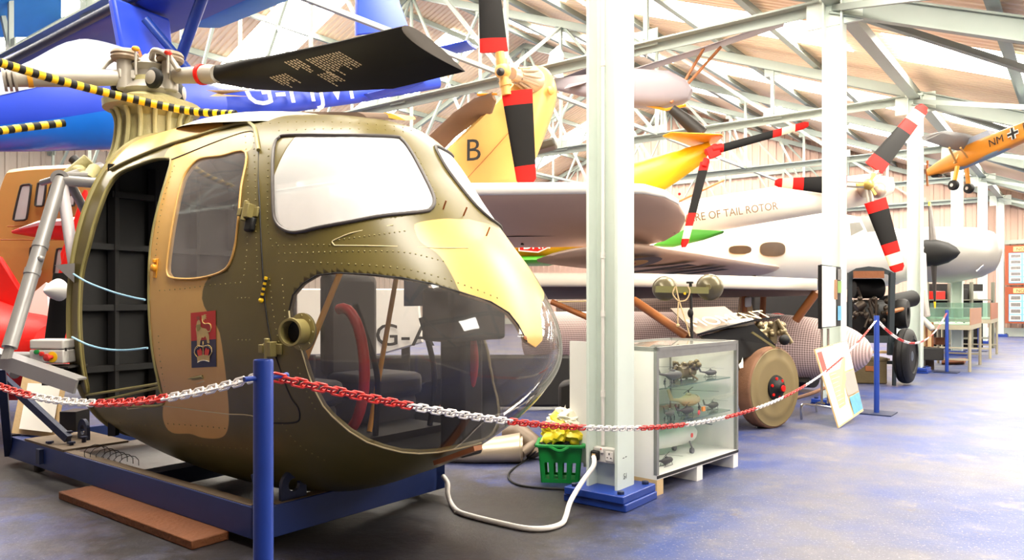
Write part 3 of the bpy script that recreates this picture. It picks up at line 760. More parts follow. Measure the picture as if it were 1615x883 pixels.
# ---- gearbox and rotor head above the rear of the cabin (parts of the same machine)
HS = -2.32
def HP(ds, dw, z): return PD(HS+ds, dw, z)
mb = MB()
mb.lathe(HP(0, 0, 1.9), UP, [(0, .27), (.30, .26), (.36, .22), (.62, .205), (.66, .24), (.68, .325), (.73, .33), (.75, .24), (.80, .15), (.92, .13)], 32)
gb = mb.build('gearbox', m_khaki, heli)
for i in range(16):
    a = 2*math.pi*i/16; q = lambda r, z: HP(r*math.cos(a), r*math.sin(a), z)
    MB().tube(spline([q(.29, 2.18), q(.255, 2.28), q(.235, 2.4), q(.235, 2.5), q(.265, 2.57)], 4), .017, 8).build('gearbox_rib', m_khaki, gb)
mb = MB()
for (s0, w0, z0), (s1, w1, z1), r in (((-.2, .35, 2.2), (-.32, .5, 2.02), .05), ((-.1, .36, 2.12), (.0, .45, 2.02), .045), ((-.35, .42, 2.06), (-.1, .45, 2.06), .05), ((-.40, .42, 1.96), (-.40, .42, 2.06), .05)):
    mb.cyl(HP(s0, w0, z0), HP(s1, w1, z1), r)
for s0, w0, z0 in ((-.2, .42, 2.1), (-.42, .42, 2.0), (-.05, .44, 2.04)): mb.ball(HP(s0, w0, z0), .055)
mb.build('gearbox_pump', m_khaki, heli)
m_head = mat('pale_grey_rotor_head', (160, 154, 144), .4, metal=.15, var=.08)
mb = MB(); mb.lathe(HP(0, 0, 2.66), UP, [(0, .14), (.06, .2), (.09, .17), (.14, .12), (.2, .12), (.24, .16), (.27, .1), (.33, .06)], 24); head = mb.build('rotor_head', m_head, heli)
tip = PX(690, 78, 4.8); root = PX(333, 117, 5.25); hc = HP(0, 0, 2.82)
hx = PX(240, 122, 5.48)
drot = (root-hx).normalized()
for a in (0, 2.094, 4.189):
    d = Matrix.Rotation(a, 3, 'Z') @ drot
    d = Vector(d); _, s_, t_ = frame(d)
    mb = MB(); mb.box(hx+d*.16+t_*.0, .14, .09, .07, (d, s_, t_)); mb.cyl(hx+d*.18-UP*.11, hx+d*.18+UP*.11, .055); mb.build('flapping_link', m_head, head, bev=.01)
    mb = MB(); mb.lathe(hx+d*.18+UP*.10, UP, [(0, .085), (.02, .095), (.035, .088), (.045, .095), (.06, .088), (.07, .08), (.075, .0)], 24); mb.build('drag_damper', mat('worn_brown_ring', (128, 110, 90), .5, var=.2), head)
    mb = MB(); mb.lathe(hx+d*.18+s_*.12-UP*.05, s_, [(0, .07), (.03, .075), (.05, .05), (.055, .0)], 20, mats=[0, 0, 1, 1]); mb.build('bearing_cap', [m_black, m_head], head)
    mb = MB(); mb.tube(spline([hx+d*.05+s_*.05+UP*.12, hx+d*.14+s_*.1+UP*.16, hx+d*.26+s_*.09+UP*.12, hx+d*.34+s_*.07+UP*.02], 5), .02, 10); mb.build('pitch_arm', m_head, head)
mb = MB(); mb.tube(spline([PX(197,122,5.4), PX(200,108,5.4), PX(212,101,5.4), PX(228,108,5.4), PX(243,114,5.4)], 6), .018, 10); mb.build('oil_pipe', m_head, head)
for x, y0, y1, c_ in ((214, 77, 118, m_ora), (265, 83, 115, m_redpl)):
    mb = MB(); mb.cyl(PX(x, y1, 5.25), PX(x, y0, 5.25), .009); pe = mb.build('plunger', m_head, head); MB().ball(PX(x, y0, 5.25), .025, (1.1, 1.1, .8)).build('plunger_knob', c_, pe)
mb = MB(); mb.lathe(PX(245, 118, 5.5), UP, [(0, .07), (.08, .06), (.11, .045), (.15, .05), (.17, .03)], 16); mb.build('reservoir', m_head, head)
# the two grey blade arms and the cut blade
_, s_, t_ = frame(drot)
mb = MB(); mb.tube([hx+drot*.25, hx+drot*.5, root-drot*.02, root+drot*.05], [.055, .062, .07, .06], 18); mb.build('blade_cuff', m_head, head)
mb = MB(); mb.cyl(root-drot*.10, root-drot*.07, .072, n=20); mb.build('red_ring', m_red, head)
le0, te0 = PX(338, 107, 5.2), PX(340, 131, 5.32)
upb = V(.15, -.45, 1)
secs = [(PX(331,114,5.25), PX(333,126,5.3), .09), (le0, te0, .10), (PX(385,96,5.08), PX(400,141,5.34), .10), (PX(430,88,5.0), PX(500,146,5.26), .09), (PX(530,67,4.85), PX(620,140,5.12), .085), (PX(634,42,4.70), PX(733,113,4.98), .08)]
bl = MB().wing(secs, upb, 14).build('rotor_blade', m_bpaint, heli, label='short black rotor blade with faded stencilled notes and grey cut end')
cap = MB(); le, te, th = secs[-1]; off = (secs[-1][0]-secs[-2][0]).normalized()*.004; cap.wing([(le, te, th), (le+off, te+off, th)], upb, 14); cap.build('blade_end', mat('grey_end_plate', (112, 106, 100), .5, var=.08), bl)
# stencilled lines under the blade
m_sten = mat('faded_cream_stencil', (176, 160, 140), .6, var=.2)
mb = MB(); bb_ = BVHTree.FromPolygons([tuple(v.co+heli.location) for v in bl.data.vertices], [tuple(p.vertices) for p in bl.data.polygons])
def onb(x, y):
    o = V(0, 0, CAMH); d = V((x-CX)/F, 1, (CY-y)/F).normalized(); h = bb_.ray_cast(o, d)
    return (h[0] if h[0] else o+d*5)-d*.004
rnd = random.Random(3)
for x0, y0, n_, ln in ((448,98,5,38),(482,94,12,60),(425,122,6,36),(500,118,5,40)):
    for i in range(n_):
        xa, ya = x0+i*4.6, y0-i*1.1
        L_ = ln*(.55+.45*rnd.random()); k = 0
        while k < L_:
            w_ = 3+4*rnd.random()
            p0, p1 = (xa+k*.86, ya+k*.5), (xa+min(k+w_, L_)*.86, ya+min(k+w_, L_)*.5)
            mb.add([onb(*p0), onb(*p1), onb(p1[0]+1.6, p1[1]-.9), onb(p0[0]+1.6, p0[1]-.9)], [(0, 1, 2, 3)]); k += w_+1.6
mb.build('stencil_lines', m_sten, bl, kind='stuff')
far = PX(4, 124, 5.0)
mb = MB(); d = (far-hx).normalized(); mb.tube([hx+d*.22, hx+d*.5, far-d*.2, far], [.055, .062, .058, .055], 18); arm = mb.build('blade_arm', m_head, head)
MB().cyl(far-d*-.0+(hx-far).normalized()*.14, far+(hx-far).normalized()*.17, .062).build('yellow_band', m_ora, arm)
mb = MB()
for i in range(3): mb.cyl(far-d*(.03*i)-UP*.0, far-d*(.03*i+.018), .085)
mb.build('arm_clamp', m_head, arm)
# front skid tie: wooden batten under the nose
p, q = PX(690, 729, 3.55), PX(754, 706, 3.35)
MB().beam(p, q, .05, .022).thing('wooden_batten', m_brown, 'thin brown batten wedged under the front of the cockpit', 'batten')
# ================================================================== CRADLE UNDER THE COCKPIT
Ka, Kb = -1.825, -.86                                   # its near corner; near rail runs along -W, front rail along U
t = T('cradle_frame', 'navy blue steel cradle frame carrying the helicopter cockpit', 'frame', B(Ka, Kb, 0))
def rail(a0, a1, b0, b1, z0=.045, z1=.20):
    return MB().bb(a0, a1, b0, b1, z0, z1)
m_frame = mat('cradle_blue', (26, 48, 108), .45, var=.2, scale=5)
r = rail(Ka, Ka+.08, Kb-3.18, Kb); r.build('side_rail', m_frame, t, bev=.004)
rail(Ka+1.22, Ka+1.30, Kb-3.18, Kb).build('side_rail', m_frame, t, bev=.004)
rail(Ka, Ka+1.30, Kb-.08, Kb).build('front_rail', m_frame, t, bev=.004)
rail(Ka, Ka+1.30, Kb-3.18, Kb-3.10).build('rear_rail', m_frame, t, bev=.004)
rail(Ka+.08, Ka+1.22, Kb-1.5, Kb-1.35, .05, .15).build('cross_rail', m_dblue, t)
m_dirt = mat('dusty_rail_top', (112, 96, 78), .85, var=.3, scale=9)
MB().bb(Ka+.008, Ka+.072, Kb-2.9, Kb-.09, .2, .203).build('dust_film', m_dirt, t)
MB().bb(Ka+.1, Ka+1.2, Kb-.075, Kb-.01, .2, .203).build('dust_film', m_dirt, t)
MB().bb(Ka, Ka+.42, Kb-2.85, Kb-2.2, .2, .215).build('deck_plate', m_dirt, t)
def lug(c, dx, h=.15):
    mb = MB(); o, i = [], []
    for k in range(13):
        a = math.pi*k/12; o.append(c+dx*.075*math.cos(a)+UP*(h*.55+.075*math.sin(a)))
    o = [c+dx*.075]+o+[c-dx*.075]
    hole = [c+dx*.034*math.cos(2*math.pi*k/14)+UP*(h*.55+.034*math.sin(2*math.pi*k/14)) for k in range(14)]
    n = dx.cross(UP)*.011
    bm = bmesh.new(); ov = [bm.verts.new(p) for p in o]; hv = [bm.verts.new(p) for p in hole]
    es = [bm.edges.new((ov[k], ov[(k+1) % len(ov)])) for k in range(len(ov))]+[bm.edges.new((hv[k], hv[(k+1) % 14])) for k in range(14)]
    bmesh.ops.triangle_fill(bm, edges=es, use_beauty=True); bm.verts.index_update()
    vs = [v.co.copy() for v in bm.verts]; fs = [tuple(v.index for v in f.verts) for f in bm.faces]; N = len(vs)
    mb.add([v+n for v in vs]+[v-n for v in vs], fs+[tuple(reversed([i+N for i in f])) for f in fs]); bm.free()
    for ring in (o, hole):
        for k in range(len(ring)):
            p, q = ring[k], ring[(k+1) % len(ring)]; mb.add([p+n, q+n, q-n, p-n], [(0, 1, 2, 3)])
    return mb
lug(B(Ka+.25, Kb-2.5, .2), W).build('lifting_lug', m_dblue, t)
lug(B(Ka+.22, Kb-.04, .2), U, .13).build('lifting_lug', m_dblue, t)
mb = MB()
for a0 in (.62, .74):
    mb.tube(spline([B(Ka+a0, Kb-.04, .19), B(Ka+a0+.02, Kb-.06, .25), B(Ka+a0+.07, Kb-.09, .3)]), [.02, .022, .022, .022, .022, .022, .022, .022, .022, .022, .02, .018, .018, .016, .016, .014, .014][:17], 8)
mb.build('cradle_arm', m_dblue, t)
mb = MB(); mb.beam(B(Ka+.62, Kb-.04, .2), B(Ka+.82, Kb-.04, .29), .03, .02); mb.box(B(Ka+1.08, Kb-.05, .215), .05, .06, .03, (U, W, UP)); mb.build('saddle', m_dblue, t)
MB().cyl(B(Ka+1.12, Kb-.05, .2), B(Ka+1.12, Kb-.05, .28), .022).build('corner_peg', m_blue, t)
for a0, b0, h in ((.12, -2.42, .085), (.2, -2.38, .04), (.03, -2.5, .02), (.1, -2.33, .025)):
    mb = MB(); c = B(Ka+a0, Kb+b0, .2); mb.cyl(c, c+UP*h, .014); mb.cyl(c+UP*h, c+UP*(h+.014), .024, n=6); mb.build('frame_bolt', m_dblue, t)
mb = MB(); c = PX(82, 742, 5.4); mb.box(B(Ka-.012, Kb-2.55, .13), .03, .06, .1, (U, W, UP)); mb.build('rail_clip', m_dblue, t)
mb = MB(); mb.beam(B(Ka+.04, Kb-.03, .2), B(Ka+.02, Kb-.06, .36), .02, .04); mb.build('corner_stay', m_dblue, t)
# red strip of lining under the belly
# rear upright and brace of the cradle
MB().beam(PX(-4, 588, 5.3), PX(108, 692, 5.1), .04, .05).build('brace', m_dblue, t)
for a0, b0 in ((.04, -2.7), (.04, -.5), (1.26, -.4), (1.26, -2.7)):
    MB().cyl(B(Ka+a0, Kb+b0, 0), B(Ka+a0, Kb+b0, .05), .035, n=10).build('foot', m_dark, t)
# plank on the floor under the near rail
def P0(x, y): return PZ(x, y, 0.)
pa, pb = PZ(92, 775, .045), PZ(302, 853, .045)
d = (pb-pa).normalized(); nrm = d.cross(UP)
if nrm.y < 0: nrm = -nrm
mb = MB(); q = [pa, pb, pb+nrm*.20+d*.0, pa+nrm*.20]
mb.hexa([p-UP*p.z+UP*.0 for p in q]+[p for p in q])
mb.thing('timber_plank', mat('rough_plank', (104, 58, 26), .75, var=.35, scale=5, bump=.3), 'rough brown timber plank lying on the floor under the near rail of the blue cradle', 'plank', bev=.006)
# wire mesh scrap behind rail
mb = MB(); rw = random.Random(5)
for i in range(7):
    c = PX(150+i*9, 716+i*3, 4.75); mb.tube([c+V(.06*math.cos(k*.55), .02*math.sin(k*.9), .06*math.sin(k*.55)) for k in range(12)], .0025, 5)
mb.thing('wire_coil', m_dark, 'tangle of dark wire behind the cradle rail under the open doorway', 'wire')

# ================================================================== SILVER STRUT FRAME, CONTROL BOX, BOARD (left of the cockpit)
m_strut = mat('silver_strut', (150, 148, 146), .4, metal=.35, var=.08)
ap = PX(96, 282, 4.95)
t = T('strut_frame', 'silver tubular strut frame standing left of the open cockpit doorway', 'frame', PX(60, 585, 4.5))
for nm, p, q, r0 in (('main_strut', ap, PX(15, 548, 4.45), .042), ('rear_strut', ap, PX(117, 418, 4.9), .036), ('back_strut', ap+V(.02, .05, 0), PX(137, 338, 5.3), .03)):
    mb = MB(); mb.cyl(p, q, r0); pt = mb.build(nm, m_strut if nm != 'rear_strut' else mat('pale_strut', (206, 198, 200), .4, var=.05), t)
    if nm == 'main_strut':
        d = (q-p).normalized(); mb = MB()
        for k in (.42, .58): mb.cyl(p+(q-p)*k-d*.02, p+(q-p)*k+d*.02, .047)
        mb.ball(p+(q-p)*.5+V(.04, -.02, 0), .02); mb.build('strut_collar', m_strut, pt)
        mb = MB()
        mb.box(q+d*.03, .04, .04, .08, (V(1, 0, 0), V(0, 1, 0), d)); mb.build('strut_fork', m_strut, pt)
for p, q, r0 in ((ap, PX(158, 262, 5.6), .03), (ap+V(0, 0, -.01), PX(168, 290, 5.0), .035), (ap+V(0, .02, .02), PX(66, 288, 5.1), .02), (ap+V(.02, 0, .02), PX(150, 278, 5.2), .025)):
    MB().cyl(p, q, r0).build('head_arm', m_strut, t)
mb = MB(); d = V(.3, -1, 0).normalized(); mb.lathe(ap-d*.02, d, [(0, .055), (.05, .055), (.052, .03), (.03, .028)], 20); mb.build('head_boss', m_strut, t)
MB().add([PX(86, 418, 4.75), PX(118, 415, 4.75), PX(117, 446, 4.75), PX(86, 418, 4.8), PX(118, 415, 4.8), PX(117, 446, 4.8)], [(0, 1, 2), (5, 4, 3), (0, 3, 4, 1), (1, 4, 5, 2), (2, 5, 3, 0)]).build('gusset_plate', m_strut, t)
mb = MB(); p, q = PX(-20, 562, 4.5), PX(120, 610, 4.42); mb.beam(p, q, .02, .085); mb.beam(p+UP*.04+V(0, .05, 0), q+UP*.04+V(0, .05, 0), .1, .012); mb.build('base_rail', m_strut, t)
mb = MB(); mb.cyl(PX(10, 562, 4.7), PX(60, 562, 4.95), .03); mb.cyl(PX(12, 575, 4.7), PX(24, 590, 4.6), .03); mb.build('base_tube', m_strut, t)
MB().beam(PX(2, 580, 5.1), PX(14, 716, 5.5), .05, .05).build('leg', m_dblue, t)
# control box on a black tray
t = T('control_box', 'grey control box with green and red buttons and a red stop knob', 'control box', PX(86, 575, 4.75))
bx, by = V(1, -.05, 0).normalized(), V(.05, 1, 0).normalized()
mb = MB(); mb.box(PX(86, 561, 4.75), .22, .16, .085, (bx, by, UP)); mb.build('box_base', m_grey, t, bev=.008)
MB().box(PX(86, 542, 4.75)+V(0, 0, .0), .22, .16, .06, (bx, by, UP)).build('box_lid', m_grey, t, bev=.01)
fx = -bx; cz = PX(58, 556, 4.66)
for i, (x, y, c_) in enumerate(((59, 555, m_grn2), (67, 558, m_redpl))):
    MB().lathe(PX(x, y, 4.672), -by, [(0, .014), (.015, .014), (.017, .01)], 14).build('push_button', c_, t)
yr = MB().lathe(PX(83, 563, 4.672), -by, [(0, .034), (.006, .034), (.008, .02)], 24).build('yellow_ring', m_yel, t)
MB().lathe(PX(82, 563, 4.665), V(-.3, -1, 0), [(0, .012), (.03, .012), (.032, .024), (.045, .022), (.05, .0)], 20).build('stop_button', m_redpl, yr)
mb = MB(); mb.box(PX(104, 551, 4.668), .012, .006, .02, (bx, by, UP)); mb.build('box_catch', m_dark, t)
mb = MB(); c = PX(80, 583, 4.8); mb.box(c, .32, .26, .03, (bx, by, UP)); mb.box(PX(92, 577, 4.75), .26, .2, .012, (bx, by, UP)); mb.box(PX(104, 597, 4.85), .2, .18, .07, (bx, by, UP)); mb.box(PX(118, 662, 5.4), .12, .16, .14, (bx, by, UP))
mb.thing('equipment_stand', [m_dark], 'dark stand carrying the grey control box', 'stand')
# framed board leaning behind
t = T('poster_board', 'white sheet on a pale wooden board leaning beneath the silver base rail', 'board', PX(65, 680, 5.6))
MB().hexa([PX(18, 683, 5.5), PX(88, 690, 5.5), PX(88, 690, 5.54), PX(18, 683, 5.54), PX(36, 592, 5.75), PX(108, 592, 5.75), PX(108, 592, 5.79), PX(36, 592, 5.79)]).build('wood_board', m_pale, t)
MB().hexa([PX(30, 676, 5.47), PX(82, 682, 5.47), PX(82, 682, 5.49), PX(30, 676, 5.49), PX(44, 604, 5.70), PX(96, 606, 5.70), PX(96, 606, 5.72), PX(44, 604, 5.72)]).build('sheet', m_paper, t)

# ================================================================== POSTS AND CHAINS
def stanchion(p, label, hook=None):
    t = T('barrier_post', label, 'post', V(p.x, p.y, 0), 'blue barrier posts')
    MB().lathe(V(p.x, p.y, .01), UP, [(0, .027), (1.02, .027), (1.025, .0255), (1.025, .021), (.99, .02), (.985, .0)], 24).build('pole', m_blue, t)
    MB().box(V(p.x, p.y, .006), .34, .34, .012, (U, W, UP)).build('foot_plate', m_dblue, t)
    mb = MB(); mb.cyl(V(p.x, p.y, .985)-U*.06, V(p.x, p.y, .985)+U*.075, .007); mb.ball(V(p.x, p.y, .985)+U*.075, .009, nu=8, nv=6); mb.build('hook_bar', m_blue, t)
    return t
S1, S2, S3, S4 = B(-2.69, .46, 0), B(4.70, .50, 0), B(10.28, .42, 0), B(16.6, .25, 0)
S5 = B(20.3, .3, 0)
stanchion(S1, 'blue barrier post in the foreground in front of the helicopter cockpit')
stanchion(S2, 'blue barrier post right of the leaning white information board')
stanchion(S3, 'blue barrier post in front of the glazed table case')
stanchion(S4, 'blue barrier post beyond the glazed table cases')
def chain(pa, pb, sag, label, first, run=.55, pitch=.037, off=0., tilt=0):
    t = T('barrier_chain', label, 'chain', V((pa.x+pb.x)/2, (pa.y+pb.y)/2, min(pa.z, pb.z)-sag), 'red and white barrier chains')
    pts = [pa+(pb-pa)*f-UP*4*sag*f*(1-f) for f in [i/400 for i in range(401)]]
    cum = [0]
    for p, q in zip(pts, pts[1:]): cum.append(cum[-1]+(q-p).length)
    def at(s):
        i = min(max(int(np.searchsorted(cum, s))-1, 0), 399); f = (s-cum[i])/(cum[i+1]-cum[i]); return pts[i]+(pts[i+1]-pts[i])*f
    n = int(cum[-1]/pitch); mb = MB(); cur = None
    def flush(c):
        if mb.v: mb.build('red_links' if c else 'white_links', m_redpl if c else m_whpl, t)
    for i in range(n):
        s = (i+.5)*pitch; c = (int((s+off)/run) % 2 == 0) == first
        if cur is not None and c != cur: flush(cur); mb = MB()
        cur = c
        d = (at(s+.01)-at(s-.01)).normalized(); _, sd, tt_ = frame(d)
        x = sd if i % 2 else tt_
        x = (x*.9+(tt_ if i % 2 else sd)*.42).normalized()
        L_, w_, o = pitch*.5-.002, .0112, at(s)
        ring = [o+d*(L_*math.copysign(1, math.cos(a))+w_*math.cos(a))*1.0+x*w_*1.15*math.sin(a) for a in [2*math.pi*(k+.5)/12 for k in range(12)]]
        mb.tube(ring, .0038, 6, True)
    flush(cur)
top = UP*.985
chain(S1+top+U*.03, S2+top-U*.03, .525, 'long red and white plastic chain sagging from the foreground post past the display case', True)
chain(S1+top-W*.03, B(-2.69, .46-3.05, .99), .18, 'red and white plastic chain running left in front of the open cockpit doorway', False, off=.05)
chain(S2+top+U*.03, S3+top-U*.03, .36, 'red and white plastic chain between the two farther barrier posts', False, run=.4)

# ================================================================== ROUND THE FIRST COLUMN
# white cable with plug
pts = [B(-.10, -.055, .27)-W*.0, PX(936, 735, 4.38), PX(918, 760, 4.3), PX(900, 790, 4.15), PX(892, 815, 4.03)]
pts += [PZ(885, 826, .014), PZ(862, 833, .014), PZ(830, 833, .014), PZ(790, 825, .014), PZ(745, 814, .014), PZ(722, 806, .014), PX(711, 793, 4.36), PX(706, 778, 4.40), PX(706, 762, 4.45), PX(699, 751, 4.52)]
t = T('power_cable', 'thick white power cable from the column socket curling across the floor to the cradle', 'cable', PZ(830, 834, 0))
MB().tube(spline(pts, 8), .0145, 12).build('cable', m_whpl, t)
mb = MB(); mb.box(B(-.082, -.055, .275), .052, .036, .058, (W, U, UP)); pg = mb.build('plug', m_black, t, bev=.01); MB().box(B(-.1015, -.055, .277), .022, .003, .02, (W, U, UP)).build('plug_label', m_pale, pg)
mb = MB()
for x, y in ((878, 829), (722, 807), (745, 815)): mb.ball(PZ(x, y, .01), .02, (1.2, .6, .6), nu=8, nv=6)
mb.build('cable_clip', m_grey, t)
# black lead
MB().tube(spline([PZ(845, 712, .1), PZ(830, 725, .012), PZ(806, 742, .008), PZ(803, 755, .008), PZ(820, 765, .008), PZ(860, 770, .008), PZ(905, 771, .008), PZ(925, 765, .008)], 8), .007, 8).thing('power_lead', m_black, 'thin black lead looped on the floor beside the green basket', 'cable')
# green basket
t = T('basket', 'green plastic slotted basket on the floor left of the first column', 'basket', B(.55, -.42, 0))
g0 = PZ(883, 764, 0); gx = V(1, -.12, 0).normalized(); gy = V(.12, 1, 0)
def basket(mb, w0, d0, w1, d1, z0, z1, th=.008):
    def rg(w_, d_, z): return [g0+gy*.14+gx*sx*w_/2+gy*sy*d_/2+UP*z for sx, sy in ((-1, -1), (1, -1), (1, 1), (-1, 1))]
    return rg(w0, d0, z0), rg(w1, d1, z1)
mb = MB(); lo, hi = basket(mb, .25, .2, .29, .24, .0, .245)
for i in range(4):
    p, q, P_, Q_ = lo[i], lo[(i+1) % 4], hi[i], hi[(i+1) % 4]; inn = ((g0+gy*.14)-(p+q)/2); inn.z = 0; inn = inn.normalized()*.008
    def pt(u, v): return (p+(q-p)*u)*(1-v)+(P_+(Q_-P_)*u)*v
    def panel(u0, u1, v0, v1): mb.hexa([pt(u0, v0), pt(u1, v0), pt(u1, v0)+inn, pt(u0, v0)+inn, pt(u0, v1), pt(u1, v1), pt(u1, v1)+inn, pt(u0, v1)+inn])
    panel(0, 1, 0, .1); panel(0, 1, .55, 1)
    us = [0, .12, .22, .34, .44, .56, .66, .78, .88, 1]
    for k in range(0, 9, 2): panel(us[k], us[k+1], .1, .55)
mb.hexa([p for p in lo]+[p+UP*.01 for p in lo]); mb.build('basket_body', m_grn2, t, smooth=False)
mb = MB(); c_ = g0+gy*.14
rimp = [c_+gx*sx*.152+gy*sy*.127+UP*.245 for sx, sy in ((-1, -1), (1, -1), (1, 1), (-1, 1))]
for i in range(4): mb.beam(rimp[i], rimp[(i+1) % 4], .026, .02)
mb.build('rim', m_grn2, t, bev=.005)
MB().tube(spline([rimp[0]*.75+rimp[1]*.25, (rimp[0]+rimp[1])/2-gy*.03-UP*.025, rimp[0]*.3+rimp[1]*.7], 6), .012, 8).build('handle', m_grn2, t)
# crumpled yellow bag
m_bag = mat('yellow_white_carrier_bag', (232, 208, 44), .35, var=.2, scale=14)
rb = random.Random(11)
def crumple(c, r, sc, amp, seed, top=None):
    bm = bmesh.new(); bmesh.ops.create_icosphere(bm, subdivisions=4, radius=1)
    from mathutils import noise
    for v in bm.verts:
        n = v.co.normalized(); k = 1+amp*noise.fractal(n*1.6+V(seed, 0, 0), 1., 2., 4)+amp*.7*abs(noise.noise(n*4+V(0, seed, 0)))
        p = V(n.x*sc[0], n.y*sc[1], n.z*sc[2])*r*k
        if top and n.z > .7: p.z += (n.z-.7)*top
        v.co = c+p
    bm.verts.index_update(); mb = MB(); mb.add([v.co.copy() for v in bm.verts], [tuple(q.index for q in f.verts) for f in bm.faces]); bm.free(); return mb
t = T('carrier_bag', 'crumpled yellow and white plastic bag stuffed in the green basket', 'bag', c_+UP*.18)
crumple(c_+UP*.31, .125, (1, .8, .72), .45, 1.3, .12).build('bag_body', m_bag, t)
crumple(c_+UP*.40+gx*.02, .075, (1.2, .8, .6), .6, 4.7, .1).build('bag_top', mat('white_bag_film', (236, 230, 206), .35, var=.06), t)
MB().add([c_+UP*.44, c_+UP*.44+gx*.03, c_+UP*.50+gx*.03], [(0, 1, 2)]).build('bag_corner', m_paper, t)
crumple(c_+UP*.235-gx*.03, .1, (1.25, 1.05, .5), .3, 8.1).thing('dark_sack', m_black, 'black sack folded in the green basket beneath the yellow bag', 'sack')
# dark box behind the basket
mb = MB(); mb.hexa([PX(880, 702, 5.75), PX(930, 708, 5.6), PX(935, 700, 5.9), PX(885, 695, 6.05), PX(880, 606, 5.75), PX(930, 592, 5.6), PX(935, 590, 5.9), PX(885, 600, 6.05)]); mb.thing('dark_case', m_dark, 'dark rounded case standing behind the green basket', 'case', bev=.03)
# silver exhaust pieces on the floor
m_exh = mat('stained_aluminium', (190, 172, 150), .35, metal=.5, var=.2, scale=5)
c0 = PZ(722, 727, 0)
mb = MB(); p0, p1 = PX(700, 716, 5.6), PX(822, 706, 5.55)
mb.ell([(p0+V(-.1, .1, 0), .05, .03), (p0, .12, .06), (p0+(p1-p0)*.4, .15, .085), (p0+(p1-p0)*.8, .15, .10), (p1, .14, .11), (p1+V(.01, 0, 0), .12, .09), (p1+V(-.1, 0, 0), .1, .07)], n=24)
mb.thing('exhaust_cowl', m_exh, 'stained silver cowl lying on the floor beneath the bubble nose', 'cowl')
mb = MB(); q0 = PX(828, 712, 5.65); mb.tube([q0+V(-.12, .2, .1), q0+V(-.04, .1, .12), q0+V(.05, 0, .06), q0+V(.08, -.04, -.02)], [.075, .08, .08, .07], 14); mb.tube([PX(822, 715, 5.5), PX(842, 700, 5.6)], .035, 12)
mb.thing('exhaust_pipe', mat('dull_brown_pipe', (120, 104, 88), .5, metal=.3, var=.2), 'dull bent pipe behind the silver cowl under the bubble nose', 'pipe')

# ================================================================== GLASS DISPLAY CASE
ca, cb = .24, .215           # near right corner; length along U 1.08, depth along -W .56
LU, LW, ZB, ZT = 1.10, .56, .125, .905
cu = V(.675, .738, 0); cw = V(.738, -.675, 0); cc = PZ(1036, 782, 0)
def DC(u, w, z): return cc+cu*u-cw*w+UP*z
def dbox(mb, u0, u1, w0, w1, z0, z1, mi=0): return mb.hexa([DC(u0,w0,z0),DC(u1,w0,z0),DC(u1,w1,z0),DC(u0,w1,z0),DC(u0,w0,z1),DC(u1,w0,z1),DC(u1,w1,z1),DC(u0,w1,z1)], mi)
case = T('display_case', 'glass display case of model helicopters on white blocks beside the first column', 'display case', DC(LU/2, LW/2, 0))
m_cfr = mat('worn_aluminium_edging', (150, 150, 146), .4, metal=.5, var=.2, scale=12)
mb = MB(); dbox(mb, 0, LU, 0, LW, ZB-.03, ZB); mb.build('bottom_board', m_white, case)
mb = MB(); dbox(mb, -.001, LU, -.004, .0, ZB-.022, ZB-.004); mb.build('bottom_edging', m_dark, case)
mb = MB(); dbox(mb, 0, .012, .012, LW, ZB, ZT); mb.build('end_panel', m_white, case)
mb = MB(); dbox(mb, LU-.012, LU, .012, LW, ZB, ZT); mb.build('end_panel', m_white, case)
mb = MB(); dbox(mb, .012, LU-.012, LW-.012, LW, ZB, ZT); mb.build('back_panel', m_white, case)
mb = MB()
for u0 in (0, LU-.02):
    for w0 in (0, LW-.02): dbox(mb, u0-.002, u0+.022, w0-.002, w0+.022, ZB, ZT)
for w0 in (0, LW-.02): dbox(mb, -.002, LU+.002, w0-.002, w0+.022, ZT-.02, ZT+.004)
for u0 in (0, LU-.02): dbox(mb, u0-.002, u0+.022, -.002, LW+.002, ZT-.02, ZT+.004)
mb.build('edge_frame', m_cfr, case)
mb = MB(); dbox(mb, .02, LU-.02, 0.0, .003, ZT-.065, ZT-.02); mb.build('light_pelmet', m_cfr, case)
mb = MB(); mb.add([DC(.02, .006, ZB), DC(LU-.02, .006, ZB), DC(LU-.02, .006, ZT-.02), DC(.02, .006, ZT-.02)], [(0, 1, 2, 3)]); mb.build('front_glass', m_glass, case)
m_topg = glass('smeared_top_glass', (226, 232, 224), .12, (206, 206, 196), 1.2)
mb = MB(); mb.add([DC(.02, .02, ZT-.004), DC(LU-.02, .02, ZT-.004), DC(LU-.02, LW-.02, ZT-.004), DC(.02, LW-.02, ZT-.004)], [(0, 1, 2, 3)]); mb.build('top_glass', m_topg, case)
m_shelf = glass('greenish_shelf_glass', (206, 224, 216), .05, (150, 170, 160), 1.2)
for z in (.405, .64):
    mb = MB(); dbox(mb, .014, LU-.06, .03, LW-.015, z, z+.008); mb.build('shelf', m_shelf, case)
for u0 in (0., .5, LU-.075):
    mb = MB(); dbox(mb, u0, u0+.075, .0, .5, 0, ZB-.03); mb.build('block_foot', m_white if u0 else m_pale, case)
# wood-edged white panel behind the column
mb = MB(); dbox(mb, -.02, -.004, LW-.1, LW+.1, ZB, ZT+.02); mb.thing('display_board', m_white, 'white wood-edged panel standing behind the first column at the case end', 'board')
